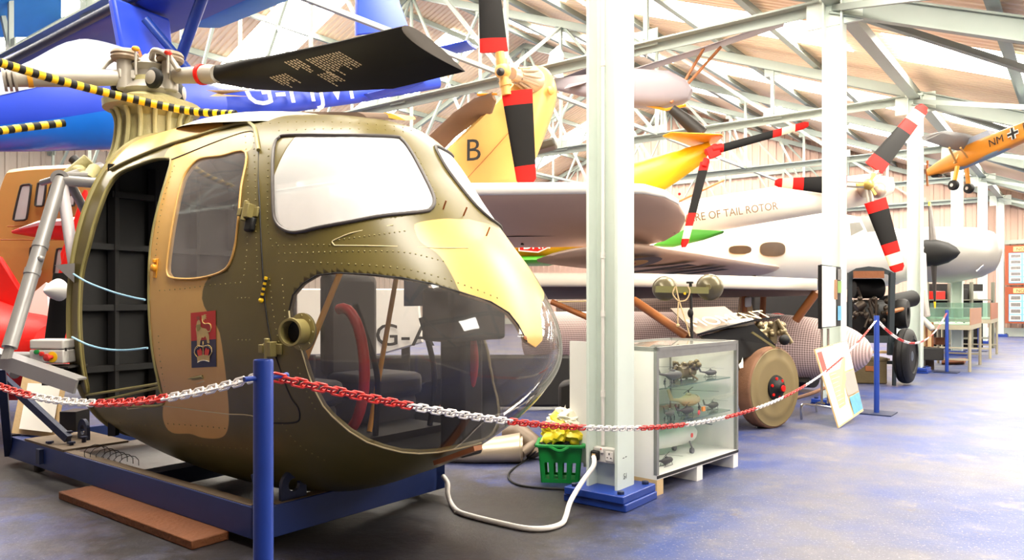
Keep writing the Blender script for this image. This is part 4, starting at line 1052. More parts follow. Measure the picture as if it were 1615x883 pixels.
# models in the case
def mini(loc, d, L_, col, label, rot=True, blades=4, skid=False, stub=None, hump=0.):
    d = d.normalized(); sd = UP.cross(d)
    t = T('model_helicopter', label, 'model helicopter', loc, 'model helicopters in the display case')
    r = L_*.1; z = loc+UP*(r*1.5)
    mb = MB(); mb.ell([(z-d*L_*.5+UP*r*.7, r*.12, r*.16), (z-d*L_*.2+UP*r*.3, r*.32, r*.36), (z-d*L_*.02, r*.8, r*.95), (z+d*L_*.18, r*.95, r), (z+d*L_*.33, r*.8, r*.75), (z+d*L_*.40, r*.3, r*.35)], n=14)
    mb.ball(z+d*L_*.08+UP*r*.95, r*.5, (1.6, .8, .7), (d, sd, UP)); mb.build('fuselage', col, t)
    mb = MB(); p = z-d*L_*.5+UP*r*.7; mb.slab([p, p-d*r*.9+UP*r*1.6, p-d*r*.3+UP*r*1.7, p+d*r*.9], sd, r*.2); mb.build('tail_fin', col, t)
    mb = MB(); mb.ball(z+d*L_*.27+UP*r*.35, r*.7, (1, 1.02, .7), (d, sd, UP)); mb.build('canopy', m_black, t)
    mb = MB(); h = z+d*L_*.08+UP*r*1.7; mb.cyl(h-UP*r*.6, h, r*.1, n=8)
    for k in range(blades):
        a = 2*math.pi*k/blades+.35; e = d*math.cos(a)+sd*math.sin(a); mb.box(h+e*L_*.24, L_*.48, r*.16, r*.04, (e, e.cross(UP), UP))
    mb.build('rotor', m_dark, t)
    mb = MB()
    for s_ in (1, -1):
        for f in (.28, -.1):
            q = z+d*L_*f+sd*s_*r*.7; mb.cyl(q-UP*r*.5, V(q.x, q.y, loc.z+r*.25)+sd*s_*r*.15, r*.08, n=6)
            if not skid: mb.lathe(V(q.x, q.y, loc.z+r*.28)+sd*s_*r*.05, sd*s_, [(0, r*.28), (r*.2, r*.28)], 10)
        if skid:
            q = z+sd*s_*r*.85; mb.cyl(V(q.x, q.y, loc.z+r*.1)-d*L_*.18, V(q.x, q.y, loc.z+r*.1)+d*L_*.3, r*.08, n=6)
    mb.build('undercarriage', m_dark, t)
    return t, z, r, d, sd
m_gun = mat('gunmetal', (92, 92, 92), .45, metal=.3); m_dg = mat('dark_green_model', (60, 66, 52), .5); m_pgrey = mat('pale_grey_model', (196, 200, 190), .4); m_bronze = mat('bronze_engine_metal', (126, 112, 84), .35, metal=.6, var=.3, scale=30)
mb = MB(); rr = random.Random(2)
e0 = DC(.70, .2, .648)
mb.cyl(e0+UP*.05-cu*.1, e0+UP*.05+cu*.08, .045, n=14)
for k in range(26): mb.ball(e0+V(rr.uniform(-.09, .09), rr.uniform(-.07, .07), rr.uniform(.03, .125)), rr.uniform(.012, .024), nu=8, nv=5)
for k in range(7): mb.cyl(e0+V(rr.uniform(-.08, .08), rr.uniform(-.06, .06), .0), e0+V(rr.uniform(-.08, .08), rr.uniform(-.06, .06), .12), .008, n=6)
mb.thing('model_engine', m_bronze, 'shiny metal model engine on the top shelf of the display case', 'model engine')
mini(DC(.42, .15, .648), cu, .32, m_gun, 'grey model helicopter on the top shelf beside the shiny engine')
mini(DC(.93, .14, .648), cu+cw*.2, .2, m_gun, 'small grey model helicopter at the right end of the top shelf', skid=True)
mini(DC(.80, .25, .413), cu, .44, mat('tan_model', (206, 186, 140), .5), 'tan model helicopter with long rotor on the middle shelf')
mini(DC(.36, .13, .413), cu*.9-cw*.3, .26, m_dg, 'dark green model helicopter at the left of the middle shelf')
mini(DC(.56, .12, .413), cu, .24, m_dark, 'black model helicopter with red and orange marks on the middle shelf', skid=True)
t_, z_, r_, d_, s_ = mini(DC(.93, .12, .413), cu, .22, m_dg, 'small dark model helicopter at the right end of the middle shelf', skid=True)
mb = MB(); mb.ball(DC(.60, .04, .44), .017, (1, .3, 1), (cu, cw, UP)); mb.thing('red_tag', m_redpl, 'small red round tag among the models on the middle shelf', 'tag', 'tags')
mb = MB(); mb.box(DC(.68, .05, .455), .035, .012, .03, (cu, cw, UP)); mb.thing('orange_tag', mat('orange_tag', (236, 140, 20), .5), 'small square orange tag among the models on the middle shelf', 'tag', 'tags')
# large pale model on the floor of the case
bc = DC(.62, .24, ZB); t = T('model_helicopter', 'large pale grey twin-wheel model helicopter on the floor of the display case', 'model helicopter', bc, 'model helicopters in the display case')
z = bc+UP*.125
mb = MB(); mb.ell([(z-cu*.33, .05, .05), (z-cu*.1, .06, .062), (z+cu*.12, .064, .07), (z+cu*.22, .055, .06), (z+cu*.27, .03, .03)], n=18); mb.build('fuselage', m_pgrey, t)
mb = MB(); h = z+cu*.2+UP*.095; mb.cyl(h-UP*.04, h, .008)
for k in range(3):
    a = .15+2.094*k; e = cu*math.cos(a)-cw*math.sin(a); l_ = .4 if k == 0 else .24; mb.box(h+e*l_/2, l_, .018, .004, (e, e.cross(UP), UP))
mb.build('rotor', m_dg, t)
mb = MB()
for s_ in (1, -1):
    q = z+cu*.12+cw*s_*.05; mb.cyl(q-UP*.04, V(q.x, q.y, bc.z+.02)+cw*s_*.03, .006, n=8); mb.lathe(V(q.x, q.y, bc.z+.02)+cw*s_*.02, cw, [(-.01, .02), (.01, .02)], 12)
mb.build('undercarriage', m_gun, t)
mb = MB(); mb.lathe(z+cu*.13+cw*.063, cw, [(0, .016), (.003, .016)], 16); mb.build('roundel', m_redpl, t)
mini(DC(.26, .1, ZB), cu, .22, m_dark, 'black model helicopter at the left of the case floor', skid=True)
# ================================================================== AIRCRAFT HANGING AND STANDING IN THE HALL
def shift(p, d): return p+d
# ---- blue microlight under the roof
ml = T('blue_microlight', 'blue high-wing microlight aircraft hanging from the roof above the cockpit', 'aircraft', PX(180, 150, 7.5))
ax_ = [(-170, 205, 6.6, .08), (-120, 198, 6.75, .2), (-40, 186, 6.95, .31), (60, 171, 7.2, .41), (150, 151, 7.5, .54), (220, 152, 7.75, .48), (290, 160, 8.0, .30), (350, 165, 8.3, .18), (420, 162, 8.6, .145), (560, 147, 9.5, .125), (690, 128, 10.4, .10)]
path = [(PX(x, y, D), r*.72, r) for x, y, D, r in ax_]
MB().ell(path[:8], n=28).build('cabin_pod', m_roy, ml)
MB().ell(path[7:], n=16).build('tail_boom', m_roy, ml)
def ring_strip(i0, i1, a0, a1, k, mb):      # a patch of the pod skin slightly proud
    rs = []
    P_ = spline([V(i, path[i][1], path[i][2]) for i in range(i0, i1+1)], 6); C_ = spline([path[i][0] for i in range(i0, i1+1)], 6)
    for q, c in zip(P_, C_):
        d, a, b = frame(path[min(i1, int(q.x)+1)][0]-path[max(i0, int(q.x)-1)][0])
        rs.append([c+a*q.y*k*math.cos(t)+b*q.z*k*math.sin(t) for t in [a0+(a1-a0)*j/14 for j in range(15)]])
    return mb.rings(rs, False, False)
m_clear = glass('microlight_canopy', (220, 226, 232), .35, (220, 222, 226), 1.5)
m_canf = mat('pale_canopy_film', (172, 178, 192), .18, var=.06)
ring_strip(2, 5, .32, 2.4, 1.012, MB()).build('canopy', m_canf, ml)
MB().tube([q for q in ring_strip(5, 5, -.15, 2.4, 1.02, MB()).v] if False else [path[5][0]+frame(path[6][0]-path[4][0])[1]*path[5][1]*1.03*math.cos(t)+frame(path[6][0]-path[4][0])[2]*path[5][2]*1.03*math.sin(t) for t in [-.15+2.5*j/14 for j in range(15)]], .016, 6).build('canopy_frame', m_brown, ml)
ring_strip(0, 4, -1.9, -.42, 1.014, MB()).build('light_blue_panel', mat('bright_blue_skin', (24, 110, 214), .3, var=.08), ml)
# wing of the microlight
wc = PX(190, 18, 8.0)
mb = MB(); secs = []
for s_ in (-4.6, -2, 0, 1.6, 2.6): secs.append((wc+W*s_-U*.1+UP*.02*abs(s_), wc+W*s_+U*.68+UP*(.0+.02*abs(s_)), .16))
mb.wing(secs, n=10).build('wing', mat('deep_blue_fabric', (32, 56, 150), .5, var=.12, scale=3), ml)
mb = MB(); le = wc-U*.1; mb.tube([le-W*4.6, le+W*2.6], .05, 12); mb.build('leading_edge_tube', m_dblue, ml)
mb = MB(); mb.wing([(wc+W*1.8+U*.70+UP*.05, wc+W*1.8+U*1.1+UP*.12, .05), (wc+W*.1+U*.70+UP*.05, wc+W*.1+U*1.1+UP*.12, .05)]); mb.build('aileron', m_sky, ml)
mb = MB(); c = path[5][0]+UP*path[5][2]*.8; mb.hexa([c+U*-.2-W*.06, c-U*.2+W*.06, c+U*.35+W*.06, c+U*.35-W*.06, c-U*.3-W*.06+UP*.55, c-U*.3+W*.06+UP*.55, c+U*.3+W*.06+UP*.5, c+U*.3-W*.06+UP*.5]); mb.build('pylon', m_roy, ml, bev=.03)
for p, q, r in ((PX(322, -12, 7.3), PX(284, 93, 7.75), .055), (PX(229, 30, 7.6), PX(304, 118, 7.8), .045)): MB().cyl(p, q, r).build('strut', m_blue, ml)
MB().slab([PX(562, -45, 10.0), PX(612, -40, 10.1), PX(644, 48, 10.2), PX(561, 56, 9.8)], V(.7, -.7, 0), .08, .02).build('tail_fin', m_roy, ml)
MB().slab([PX(575, 148, 9.4), PX(682, 122, 10.1), PX(660, 134, 10.1), PX(585, 156, 9.5)], V(.7, -.7, 0), .1, .02).build('lower_fin', m_roy, ml)
MB().wing([(PX(655, 86, 10.4), PX(700, 92, 10.9), .05), (PX(690, 75, 10.4), PX(720, 85, 10.9), .06), (PX(736, 64, 10.3), PX(752, 78, 10.9), .05)]).build('tailplane', m_roy, ml)
mb = MB(); bd = (path[9][0]-path[8][0]).normalized(); o = PX(366, 174, 8.05); sd, up_ = frame(bd)[1:]
mb.text('G-MJVF', PX(388, 167, 8.25), PX(545, 156, 9.15)-PX(388, 167, 8.25), UP, .32, .0, stretch=1.08); mb.build('registration_letters', m_paper, ml)
MB().add([PX(325, 142, 7.8), PX(395, 142, 7.9), PX(350, 149, 7.85), PX(395, 152, 7.9), PX(330, 152, 7.82), PX(345, 146, 7.85)], [(0, 1, 2), (2, 3, 4), (2, 4, 5)]).build('yellow_flash', m_pale, ml)
# second wing panel seen up left
mb = MB(); mb.wing([(PX(-60, -60, 9.2), PX(-40, 60, 10.5), .1), (PX(100, -90, 10.), PX(95, 58, 11.5), .1)]); mb.thing('wing_panel', m_sky, 'bright blue fabric wing panel hanging at the upper left behind the grey truss', 'wing')
# ---- striped hazard poles
def striped(pts, r, label, n):
    P_ = spline(pts, max(2, n//(len(pts)-1))); mb = MB(); mb.tube(P_, r, 10, mats=[i % 2 for i in range(len(P_)-1)])
    mb.thing('striped_pole', [m_yel, m_black], label, 'striped pole', 'black and yellow striped poles')
striped([PX(-12, 95, 4.3), PX(90, 126, 4.6), PX(200, 154, 4.9), PX(300, 175, 5.05), PX(372, 180, 5.0)], .026, 'long black and yellow striped pole across the rotor head', 44)
striped([PX(-14, 208, 4.6), PX(40, 201, 4.8), PX(101, 194, 5.0)], .026, 'short black and yellow striped pole tip at the left edge', 12)
# ---- rotor blade builder
def blade(mb, p0, p1, c0, c1, th, bands, hint=None, k=1.0):
    """from p0 to p1, chord vectors c0, c1; bands (t, material)"""
    n = 20; secs, ms = [], []
    nrm = (p1-p0).cross(c0)
    for i in range(n+1):
        t = i/n; c = c0+(c1-c0)*t; m = p0+(p1-p0)*t
        if i == n: c = c*.6
        secs.append((m-c/2, m+c/2, th*(1-.4*t)))
        if i < n: ms.append(next(mi for tb, mi in bands if (t+.5/n) <= tb))
    mb.wing(secs, nrm, 8, mats=ms)
m_scream = mat('blade_cream', (238, 222, 186), .45, var=.04)
BL = [m_red, m_bpaint, m_scream]
# ---- sand helicopter tail with upright tail rotor
tl = T('helicopter_tail', 'sand coloured helicopter tail pylon lettered B with an upright red and black tail rotor', 'helicopter tail', PX(790, 280, 9.60))
nrm = V(-.45, -.9, 0)
poly = [PX(x, y, 9.60) for x, y in smooth_poly([(690,262),(725,224),(762,188),(800,150),(822,124),(838,110),(856,105),(870,118),(875,145),(868,175),(850,225),(832,268),(815,297),(760,302),(704,306)], 3)]
MB().slab(poly, nrm, .42, .10).build('tail_pylon', mat('sand_tail_paint', (216, 170, 92), .4, var=.05), tl)
mb = MB(); mb.tube([PX(720, 299, 9.35), PX(775, 240, 9.38), PX(830, 178, 9.40)], .005, 6); mb.build('panel_seam', m_brown, tl)
MB().text('B', PX(733, 254, 9.30), V(1, -.35, 0), UP+V(.1, 0, 0), .27, .0).build('letter_mark', m_mark, tl)
MB().lathe(PX(868, 143, 9.45), V(.6, -.8, 0), [(0, .06), (.03, .055), (.05, .03)], 16).build('tail_lamp', m_sand, tl)
gc = PX(836, 126, 9.45); hub = PX(793, 112, 8.90); d = (hub-gc).normalized()
mb = MB(); mb.lathe(gc-d*.1, d, [(0, .16), (.1, .17), (.2, .12), (.32, .09), (.55, .075)], 18)
for k in range(10):
    a = .628*k; _, s_, t_ = frame(d); mb.cyl(gc+(s_*math.cos(a)+t_*math.sin(a))*.155, gc+d*.32+(s_*math.cos(a)+t_*math.sin(a))*.09, .016, n=6)
mb.build('tail_gearbox', m_exh, tl)
tr = MB(); tr.cyl(PX(788, 83, 8.90), PX(799, 150, 8.90), .058); tr.ball(hub, .10); tr.cyl(PX(791, 95, 8.90), PX(792, 104, 8.90), .075); tr.cyl(PX(796, 128, 8.90), PX(798, 136, 8.90), .075)
rt = tr.build('rotor_hub', m_sand, tl)
mb = MB(); f = (V(0, 0, CAMH)-hub).normalized(); mb.lathe(PX(790, 114, 8.80), V(-.25, -1, 0), [(0, .045), (.02, .05), (.04, .03), (.05, .015), (.09, .013)], 16); mb.build('hub_nut', m_dark, rt)
mb = MB(); blade(mb, PX(779, 82, 8.90), PX(768, -60, 8.90), V(.34, -.05, 0)*1.0, V(.22, -.03, 0), .055, [(.17, 0), (1, 1)]); mb.build('rotor_blade', BL, tl)
mb = MB(); blade(mb, PX(815, 143, 8.90), PX(831, 291, 8.90), V(.37, -.05, .03), V(.225, -.03, .03), .055, [(.17, 0), (.78, 1), (1, 0)]); mb.build('rotor_blade', BL, tl)
# brown blade ends resting behind it
def bigblade(pts, th, label, mats_, name='spare_rotor_blade'):
    t = T(name, label, 'rotor blade', (pts[0][0]+pts[-1][1])/2)
    MB().wing([(a, b, th) for a, b in pts], V(0, -.6, 1)).build('blade_body', mats_, t); return t
m_bb = mat('brown_grey_blade', (120, 98, 80), .5, var=.15, scale=2)
t = bigblade([(PX(775, 146, 9.0), PX(783, 160, 9.3)), (PX(748, 155, 9.2), PX(775, 182, 9.4)), (PX(715, 178, 9.4), PX(762, 184, 9.5)), (PX(675, 216, 9.7), PX(720, 215, 9.8)), (PX(640, 250, 10), PX(690, 246, 10.1))], .06, 'brown rotor blade with yellow edged tip behind the sand tail', m_bb)
MB().wing([(PX(752, 148, 9.1), PX(754, 152, 9.15), .02), (PX(783, 147, 9.0), PX(785, 150, 9.05), .02)]).build('tip_edge', m_ora, t)
t = bigblade([(PX(420, 178, 5.9), PX(430, 186, 6.1)), (PX(560, 178, 6.8), PX(585, 190, 6.9)), (PX(605, 180, 7.0), PX(640, 188, 7.1))], .04, 'dark rotor blade with yellow tip lying behind the cockpit roof', m_bb)
MB().wing([(PX(604, 179, 6.98), PX(640, 190, 7.05), .045), (PX(650, 185, 7.3), PX(656, 188, 7.32), .03)]).build('yellow_tip', m_ora, t)
mb = MB(); mb.box(PX(854, 232, 10.5), .42, .3, .12, (V(1, -.2, .25), V(.2, 1, 0), V(-.25, 0, 1))); mb.thing('dark_fairing', mat('dark_green_fairing', (58, 54, 44), .5), 'dark fairing jutting out right of the lower tail rotor blade', 'fairing', bev=.03)
# ---- grey wing (upper)
m_under = mat('taupe_wing_fabric', (186, 160, 146), .5, var=.1, scale=2)
gw = T('grey_wing', 'grey rounded-tip aircraft wing above the roundel wing, its edge level with the windscreen', 'wing', PX(900, 390, 9))
secs = [(PX(520,304,9.0), PX(600,394,10.8), .26), (PX(720,299,8.5), PX(780,391,10.2), .24), (PX(950,297,8.0), PX(985,388,9.65), .21), (PX(1015,299,8.0), PX(1020,387,9.6), .18), (PX(1048,307,8.1), PX(1048,380,9.4), .14), (PX(1070,321,8.3), PX(1072,366,9.1), .09), (PX(1080,338,8.6), PX(1081,348,8.8), .03)]
MB().wing(secs, n=16).build('wing_panel', m_under, gw)
mb = MB(); mb.wing([(le-V(0, .02, 0)+UP*.02, le+(te-le)*.10+UP*.035, t_*.62) for le, te, t_ in secs[:-1]], n=12); mb.build('lit_leading_edge', m_white, gw)  # white strip paints the rooflight falling on the wing's nose
mb = MB(); mb.tube([PX(750, 374, 9.6), PX(900, 371, 9.3), PX(1065, 367, 9.1)], .006, 6); mb.build('aileron_line', m_dark, gw)
for x, y, D in ((762, 348, 9.1), (828, 379, 9.8)): MB().wing([(PX(x-2, y-6, D), PX(x+5, y-8, D+.1), .04), (PX(x-6, y+7, D), PX(x-2, y+8, D+.1), .03)], V(1, 0, 0)).build('fitting', m_dark, gw)
MB().add([PX(1045, 317, 8.25), PX(1060, 314, 8.3), PX(1063, 320, 8.35)], [(0, 1, 2)]).build('tip_mark', m_pale, gw)
# ---- roundel wing, receding along the hall
rw_ = T('roundel_wing', 'pale aircraft wing with a blue roundel and black stripes beneath, under the grey wing', 'wing', PX(1100, 410, 10))
L0 = PX(1010, 386, 9.0); dr = (PX(1292, 431, 16.)-L0).normalized(); ln = (PX(1292, 431, 16.)-L0).length; crd = (-W*1.15-UP*.2)
def RW(t, q): return L0+dr*t+crd*q
secs = [(RW(-.78, .62), RW(-.78, .75), .03), (RW(-.72, .4), RW(-.74, .9), .05), (RW(-.5, .18), RW(-.55, 1), .07), (RW(-.15, .04), RW(-.15, 1.05), .10), (RW(.4, 0), RW(.4, 1.08), .14), (RW(ln*.5, 0), RW(ln*.5, 1.1), .16), (RW(ln, 0), RW(ln, 1.12), .18)]
MB().wing(secs, n=14).build('wing_panel', m_fabric, rw_)
un = -dr.cross(crd).normalized()
if un.z > 0: un = -un
def disc(mb, c, r0, r1, off, mi=0):
    x, y = dr, crd.normalized(); n = 32; A = [c+un*off+(x*math.cos(a)+y*math.sin(a))*r1 for a in [2*math.pi*k/n for k in range(n)]]; Bq = [c+un*off+(x*math.cos(a)+y*math.sin(a))*max(r0, .001) for a in [2*math.pi*k/n for k in range(n)]]
    mb.rings([A+[A[0]], Bq+[Bq[0]]], False, False, mi)
rc = RW(.55, .42)
mb = MB(); disc(mb, rc, .28, .46, .115); mb.build('roundel_ring', mat('roundel_blue', (70, 76, 110), .5), rw_)
mb = MB(); disc(mb, rc, .0, .28, .113); mb.build('roundel_field', m_pale, rw_)
mb = MB(); disc(mb, rc, .0, .12, .116); mb.build('roundel_disc', mat('roundel_red', (180, 70, 50), .5), rw_)
mb = MB()
for t0 in (1.75, 2.65, 3.1):
    p = [RW(t0, .12), RW(t0+.34, .12), RW(t0-.5, .95), RW(t0-.84, .95)]; mb.add([q+un*.12 for q in p], [(0, 1, 2, 3)])
mb.tube([RW(5.2+.35*math.cos(a), .45+.16*math.sin(a))+un*.11 for a in [math.pi*k/10-.6 for k in range(11)]], .05, 6)
mb.build('black_letters', m_mark, rw_)
# ---- lower wing; cream strip paints the rooflight caught on its leading edge
lw_ = T('dark_lower_wing', 'wing with painted light along leading edge and dark brown underside above the display case', 'wing', PX(1000, 465, 9.5))
m_dund = mat('dark_brown_underside', (104, 80, 66), .6, var=.25, scale=3)
secs = [(PX(760, 440, 8.9), PX(770, 473, 10.6), .22), (PX(1000, 441, 8.8), PX(1000, 471, 10.4), .21), (PX(1195, 446, 8.85), PX(1195, 467, 10.4), .2), (PX(1288, 449, 8.9), PX(1288, 462, 10.3), .18)]
MB().wing(secs, n=16).build('wing_panel', m_dund, lw_)
mb = MB()
for (a, b, t_), (a2, b2, t2) in zip(secs, secs[1:]):
    pass
mb.wing([(le-V(0, .02, 0), le+(te-le)*.10+UP*.012, t_*.78) for le, te, t_ in secs], n=12); mb.build('lit_leading_edge', mat('cream_lit_edge', (234, 222, 206), .4, var=.04), lw_)
MB().tube([PX(x, y, 8.8) for x, y in ((880, 476), (960, 474))], .01, 5).build('edge_lace', m_pale, lw_)
for p, q, r in ((PX(1000, 474, 8.7), PX(1086, 532, 8.0), .05), (PX(870, 476, 9.0), PX(930, 502, 8.8), .035), (PX(1288, 460, 9.0), PX(1255, 505, 9.2), .05)): MB().cyl(p, q, r).build('wing_strut', m_brown, lw_)
# ---- yellow aircraft with red pennant, glimpsed between wings
ya = T('yellow_aircraft', 'yellow fuselage with a red white-edged pennant and green belly between the wings', 'aircraft', PX(830, 405, 11.4))
MB().ell([(PX(690, 392, 11.6), .3, .2), (PX(780, 390, 11.4), .36, .22), (PX(860, 387, 11.4), .34, .20), (PX(940, 372, 11.6), .25, .14)], n=20).build('fuselage', m_ora, ya)
MB().ell([(PX(720, 410, 11.5), .28, .06), (PX(800, 412, 11.35), .34, .08), (PX(865, 411, 11.35), .34, .08), (PX(900, 404, 11.5), .28, .06)], n=20).build('green_belly', m_green, ya)
fy = 11.03
MB().add([PX(818, 386, fy), PX(876, 386, fy), PX(849, 398.5, fy), PX(818, 396, fy)], [(0, 1, 2, 3)]).build('pennant_edge', m_paper, ya)
pn = MB().add([PX(819.5, 380, fy-.005), PX(872, 386, fy-.005), PX(848, 396.5, fy-.005), PX(819.5, 394.2, fy-.005)], [(0, 1, 2, 3)]).build('red_pennant', m_red, ya)
MB().text('BRIT', PX(824, 393, fy-.01), V(1, 0, .03), UP, .16, .0).build('pennant_letters', m_paper, pn)
# green wing patch and orange rods
MB().slab([PX(1030, 388, 10.6), PX(1052, 374, 10.6), PX(1080, 362, 10.6), PX(1142, 366, 10.7), PX(1110, 378, 10.6), PX(1062, 389, 10.6)], V(-.1, -1, .3), .12, .02).thing('green_tailplane', m_green, 'bright green panel beneath the lettered white tail boom', 'panel')
# ---- yellow tail boom with three-blade tail rotor
yt = T('yellow_tail', 'yellow helicopter tail boom with a small tailplane and red tipped tail rotor', 'helicopter tail', PX(1060, 270, 9.5))
MB().ell([(PX(985, 302, 9.7), .26, .30), (PX(1010, 287, 9.65), .22, .26), (PX(1065, 261, 9.6), .16, .19), (PX(1122, 234, 9.5), .07, .09)], n=24).build('tail_boom', m_yel, yt)
MB().wing([(PX(1045, 214, 9.3), PX(1060, 218, 9.6), .03), (PX(1058, 209, 9.2), PX(1095, 233, 9.8), .06), (PX(1110, 211, 9.1), PX(1128, 226, 9.6), .05), (PX(1139, 212, 9.1), PX(1141, 215, 9.2), .02)]).build('tailplane', m_ora, yt)
mb = MB(); mb.cyl(PX(1118, 240, 9.4), PX(1128, 234, 9.1), .06); mb.cyl(PX(1122, 236, 9.1), PX(1140, 232, 9.1), .05); mb.cyl(PX(1115, 250, 9.1), PX(1110, 263, 9.1), .04); mb.box(PX(1124, 240, 9.1), .16, .08, .14, (V(1, 0, .4), V(0, 1, 0), V(-.4, 0, 1))); yh = mb.build('rotor_hub', m_red, yt, bev=.01)
MB().tube([PX(1118+10*math.cos(a)+8, 248+5*math.sin(a), 9.08) for a in [2*math.pi*k/12 for k in range(12)]], .012, 6, True).build('pitch_link', m_whpl, yh)
TB = [(.10, 0), (.72, 1), (.84, 0), (.94, 2), (1, 0)]
mb = MB(); blade(mb, PX(1134, 235, 9.1), PX(1275, 196, 9.1), V(0, -.03, .10), V(0, -.02, .085), .03, [(.06, 0), (.60, 1), (.72, 0), (.86, 2), (1, 0)]); mb.build('rotor_blade', BL, yt)
mb = MB(); blade(mb, PX(1112, 255, 9.1), PX(1078, 390, 9.1), V(.11, -.03, 0), V(.085, -.02, 0), .03, [(.08, 0), (.62, 1), (.75, 0), (.88, 2), (1, 0)]); mb.build('rotor_blade', BL, yt)
MB().tube([PX(1060, 172, 9.6), PX(1082, 190, 9.55), PX(1106, 212, 9.5)], [.06, .085, .10], 16).thing('dark_tube', m_dark, 'dark mottled tube hanging diagonally above the yellow tail', 'tube')
# ---- grey glider-like aircraft hanging behind the first column
ga = T('grey_aircraft', 'grey fabric aircraft with brown struts hanging from the roof beside the first column', 'aircraft', PX(1040, 170, 10))
m_lav = mat('pale_lilac_grey_fabric', (138, 130, 136), .5, var=.06, scale=3)
MB().ell([(PX(860, 132, 11.2), .04, .06), (PX(930, 136, 10.6), .14, .16), (PX(1005, 140, 10.1), .2, .25), (PX(1050, 142, 9.95), .19, .24), (PX(1078, 146, 9.85), .13, .16), (PX(1089, 149, 9.8), .05, .07)], n=24, pw=3.4).build('fuselage', m_lav, ga)
MB().wing([(PX(1003, 108, 10.1), PX(1020, 112, 10.9), .05), (PX(1100, 78, 9.8), PX(1108, 84, 10.5), .05), (PX(1238, 30, 9.4), PX(1236, 42, 10.0), .03)]).build('wing', m_lav, ga)
MB().wing([(PX(1003, 108, 10.1), PX(1020, 112, 10.9), .05), (PX(890, 140, 10.6), PX(920, 120, 11.2), .05)]).build('wing', m_lav, ga)
for p, q in ((PX(1137, 74, 9.8), PX(1058, 162, 9.8)), (PX(1110, 77, 9.8), PX(1062, 158, 9.8))): MB().cyl(p, q, .02, n=8).build('wing_strut', m_brown, ga)
MB().slab([PX(862, 112, 11.2), PX(868, 82, 11.2), PX(880, 72, 11.2), PX(888, 86, 11.2), PX(886, 130, 11.2)], V(.5, -.8, 0), .06, .01).build('rudder', m_whpl, ga)
MB().wing([(PX(882, 124, 11.0), PX(890, 134, 11.4), .03), (PX(930, 105, 10.8), PX(930, 120, 11.2), .03)]).build('tailplane', m_lav, ga)
MB().tube([PX(1020, 166, 10.0), PX(1050, 173, 9.9), PX(1082, 166, 9.8)], .02, 6).build('keel_strip', m_ora, ga)
MB().cyl(PX(1021, 0, 10.2), PX(1020, 92, 10.2), .01, n=6).build('hanging_line', m_whpl, ga)
# ---- lettered white tail boom
wb = T('white_tail_boom', 'white helicopter tail boom lettered with a tail rotor warning, rising to the right', 'helicopter tail', PX(1180, 370, 11.5))
m_wh2 = mat('off_white_skin', (232, 224, 208), .35, var=.04)
pth = [(PX(1010, 357, 11.3), .26, .26), (PX(1100, 342, 11.5), .28, .27), (PX(1200, 325, 11.8), .29, .27), (PX(1300, 309, 12.1), .30, .27), (PX(1370, 298, 12.4), .28, .25), (PX(1400, 293, 12.5), .16, .15)]
MB().ell(pth, n=24).build('boom', m_wh2, wb)
mb = MB(); xd = (PX(1203, 332, 11.5)-PX(1092, 348, 11.2)).normalized(); mb.text('BEWARE OF TAIL ROTOR', PX(1053, 355, 10.98), xd, UP, .115, 0, stretch=.98); mb.build('warning_letters', mat('brown_letters', (120, 84, 40), .6), wb)
h3 = PX(1369, 291, 11.6)
mb = MB(); mb.lathe(h3+V(.15, .4, 0), V(-.3, -1, 0), [(0, .15), (.15, .13), (.3, .09), (.42, .07)], 18); mb.ball(PX(1385, 300, 11.8), .13); mb.build('tail_gearbox', m_exh, wb)
mb = MB()
for k in range(3):
    a = 2.094*k+1.1; mb.box(h3+V(.1*math.cos(a), 0, .1*math.sin(a)), .2, .07, .05, (V(math.cos(a), 0, math.sin(a)), V(0, 1, 0), V(-math.sin(a), 0, math.cos(a))))
mb.ball(h3, .09); hb = mb.build('rotor_hub', mat('brass_spider', (176, 150, 76), .4, metal=.4), wb, bev=.01)
for p, q in ((h3, PX(1387, 271, 11.6)), (h3, PX(1372, 318, 11.6)), (h3, PX(1330, 289, 11.6))):
    d = (q-p).normalized(); s_ = d.cross(V(0, 1, 0)); mb = MB(); mb.cyl(p+s_*.03, q+s_*.03, .03, n=10); mb.cyl(p-s_*.035, q-s_*.035, .018, n=8); mb.build('blade_grip', m_head, hb)
R3 = [(.16, 0), (.58, 1), (.73, 0), (.88, 2), (1, 0)]
for p, q, c0, c1 in ((PX(1378, 265, 11.6), PX(1458, 167, 11.6), V(.24, -.06, -.19), V(.15, -.03, -.11)), (PX(1380, 316, 11.6), PX(1417, 428, 11.6), V(.31, -.06, .10), V(.19, -.04, .06)), (PX(1335, 293, 11.6), PX(1222, 288, 11.6), V(0, -.06, .32), V(0, -.04, .12))):
    mb = MB(); blade(mb, p, q, c0, c1, .05, R3); mb.build('rotor_blade', BL, wb)
MB().cyl(PX(1070, 318, 10.9), PX(1142, 284, 11.2), .014).thing('orange_rod', mat('orange_rod', (226, 120, 50), .5), 'thin orange rod slanting behind the yellow tail rotor', 'rod')
MB().lathe(PX(1071.5, 306, 10.9), V(0, -1, 0), [(0, .02), (.01, .02), (.012, .015)], 12).thing('red_button', m_red, 'small red dot beside the yellow tail boom', 'button')
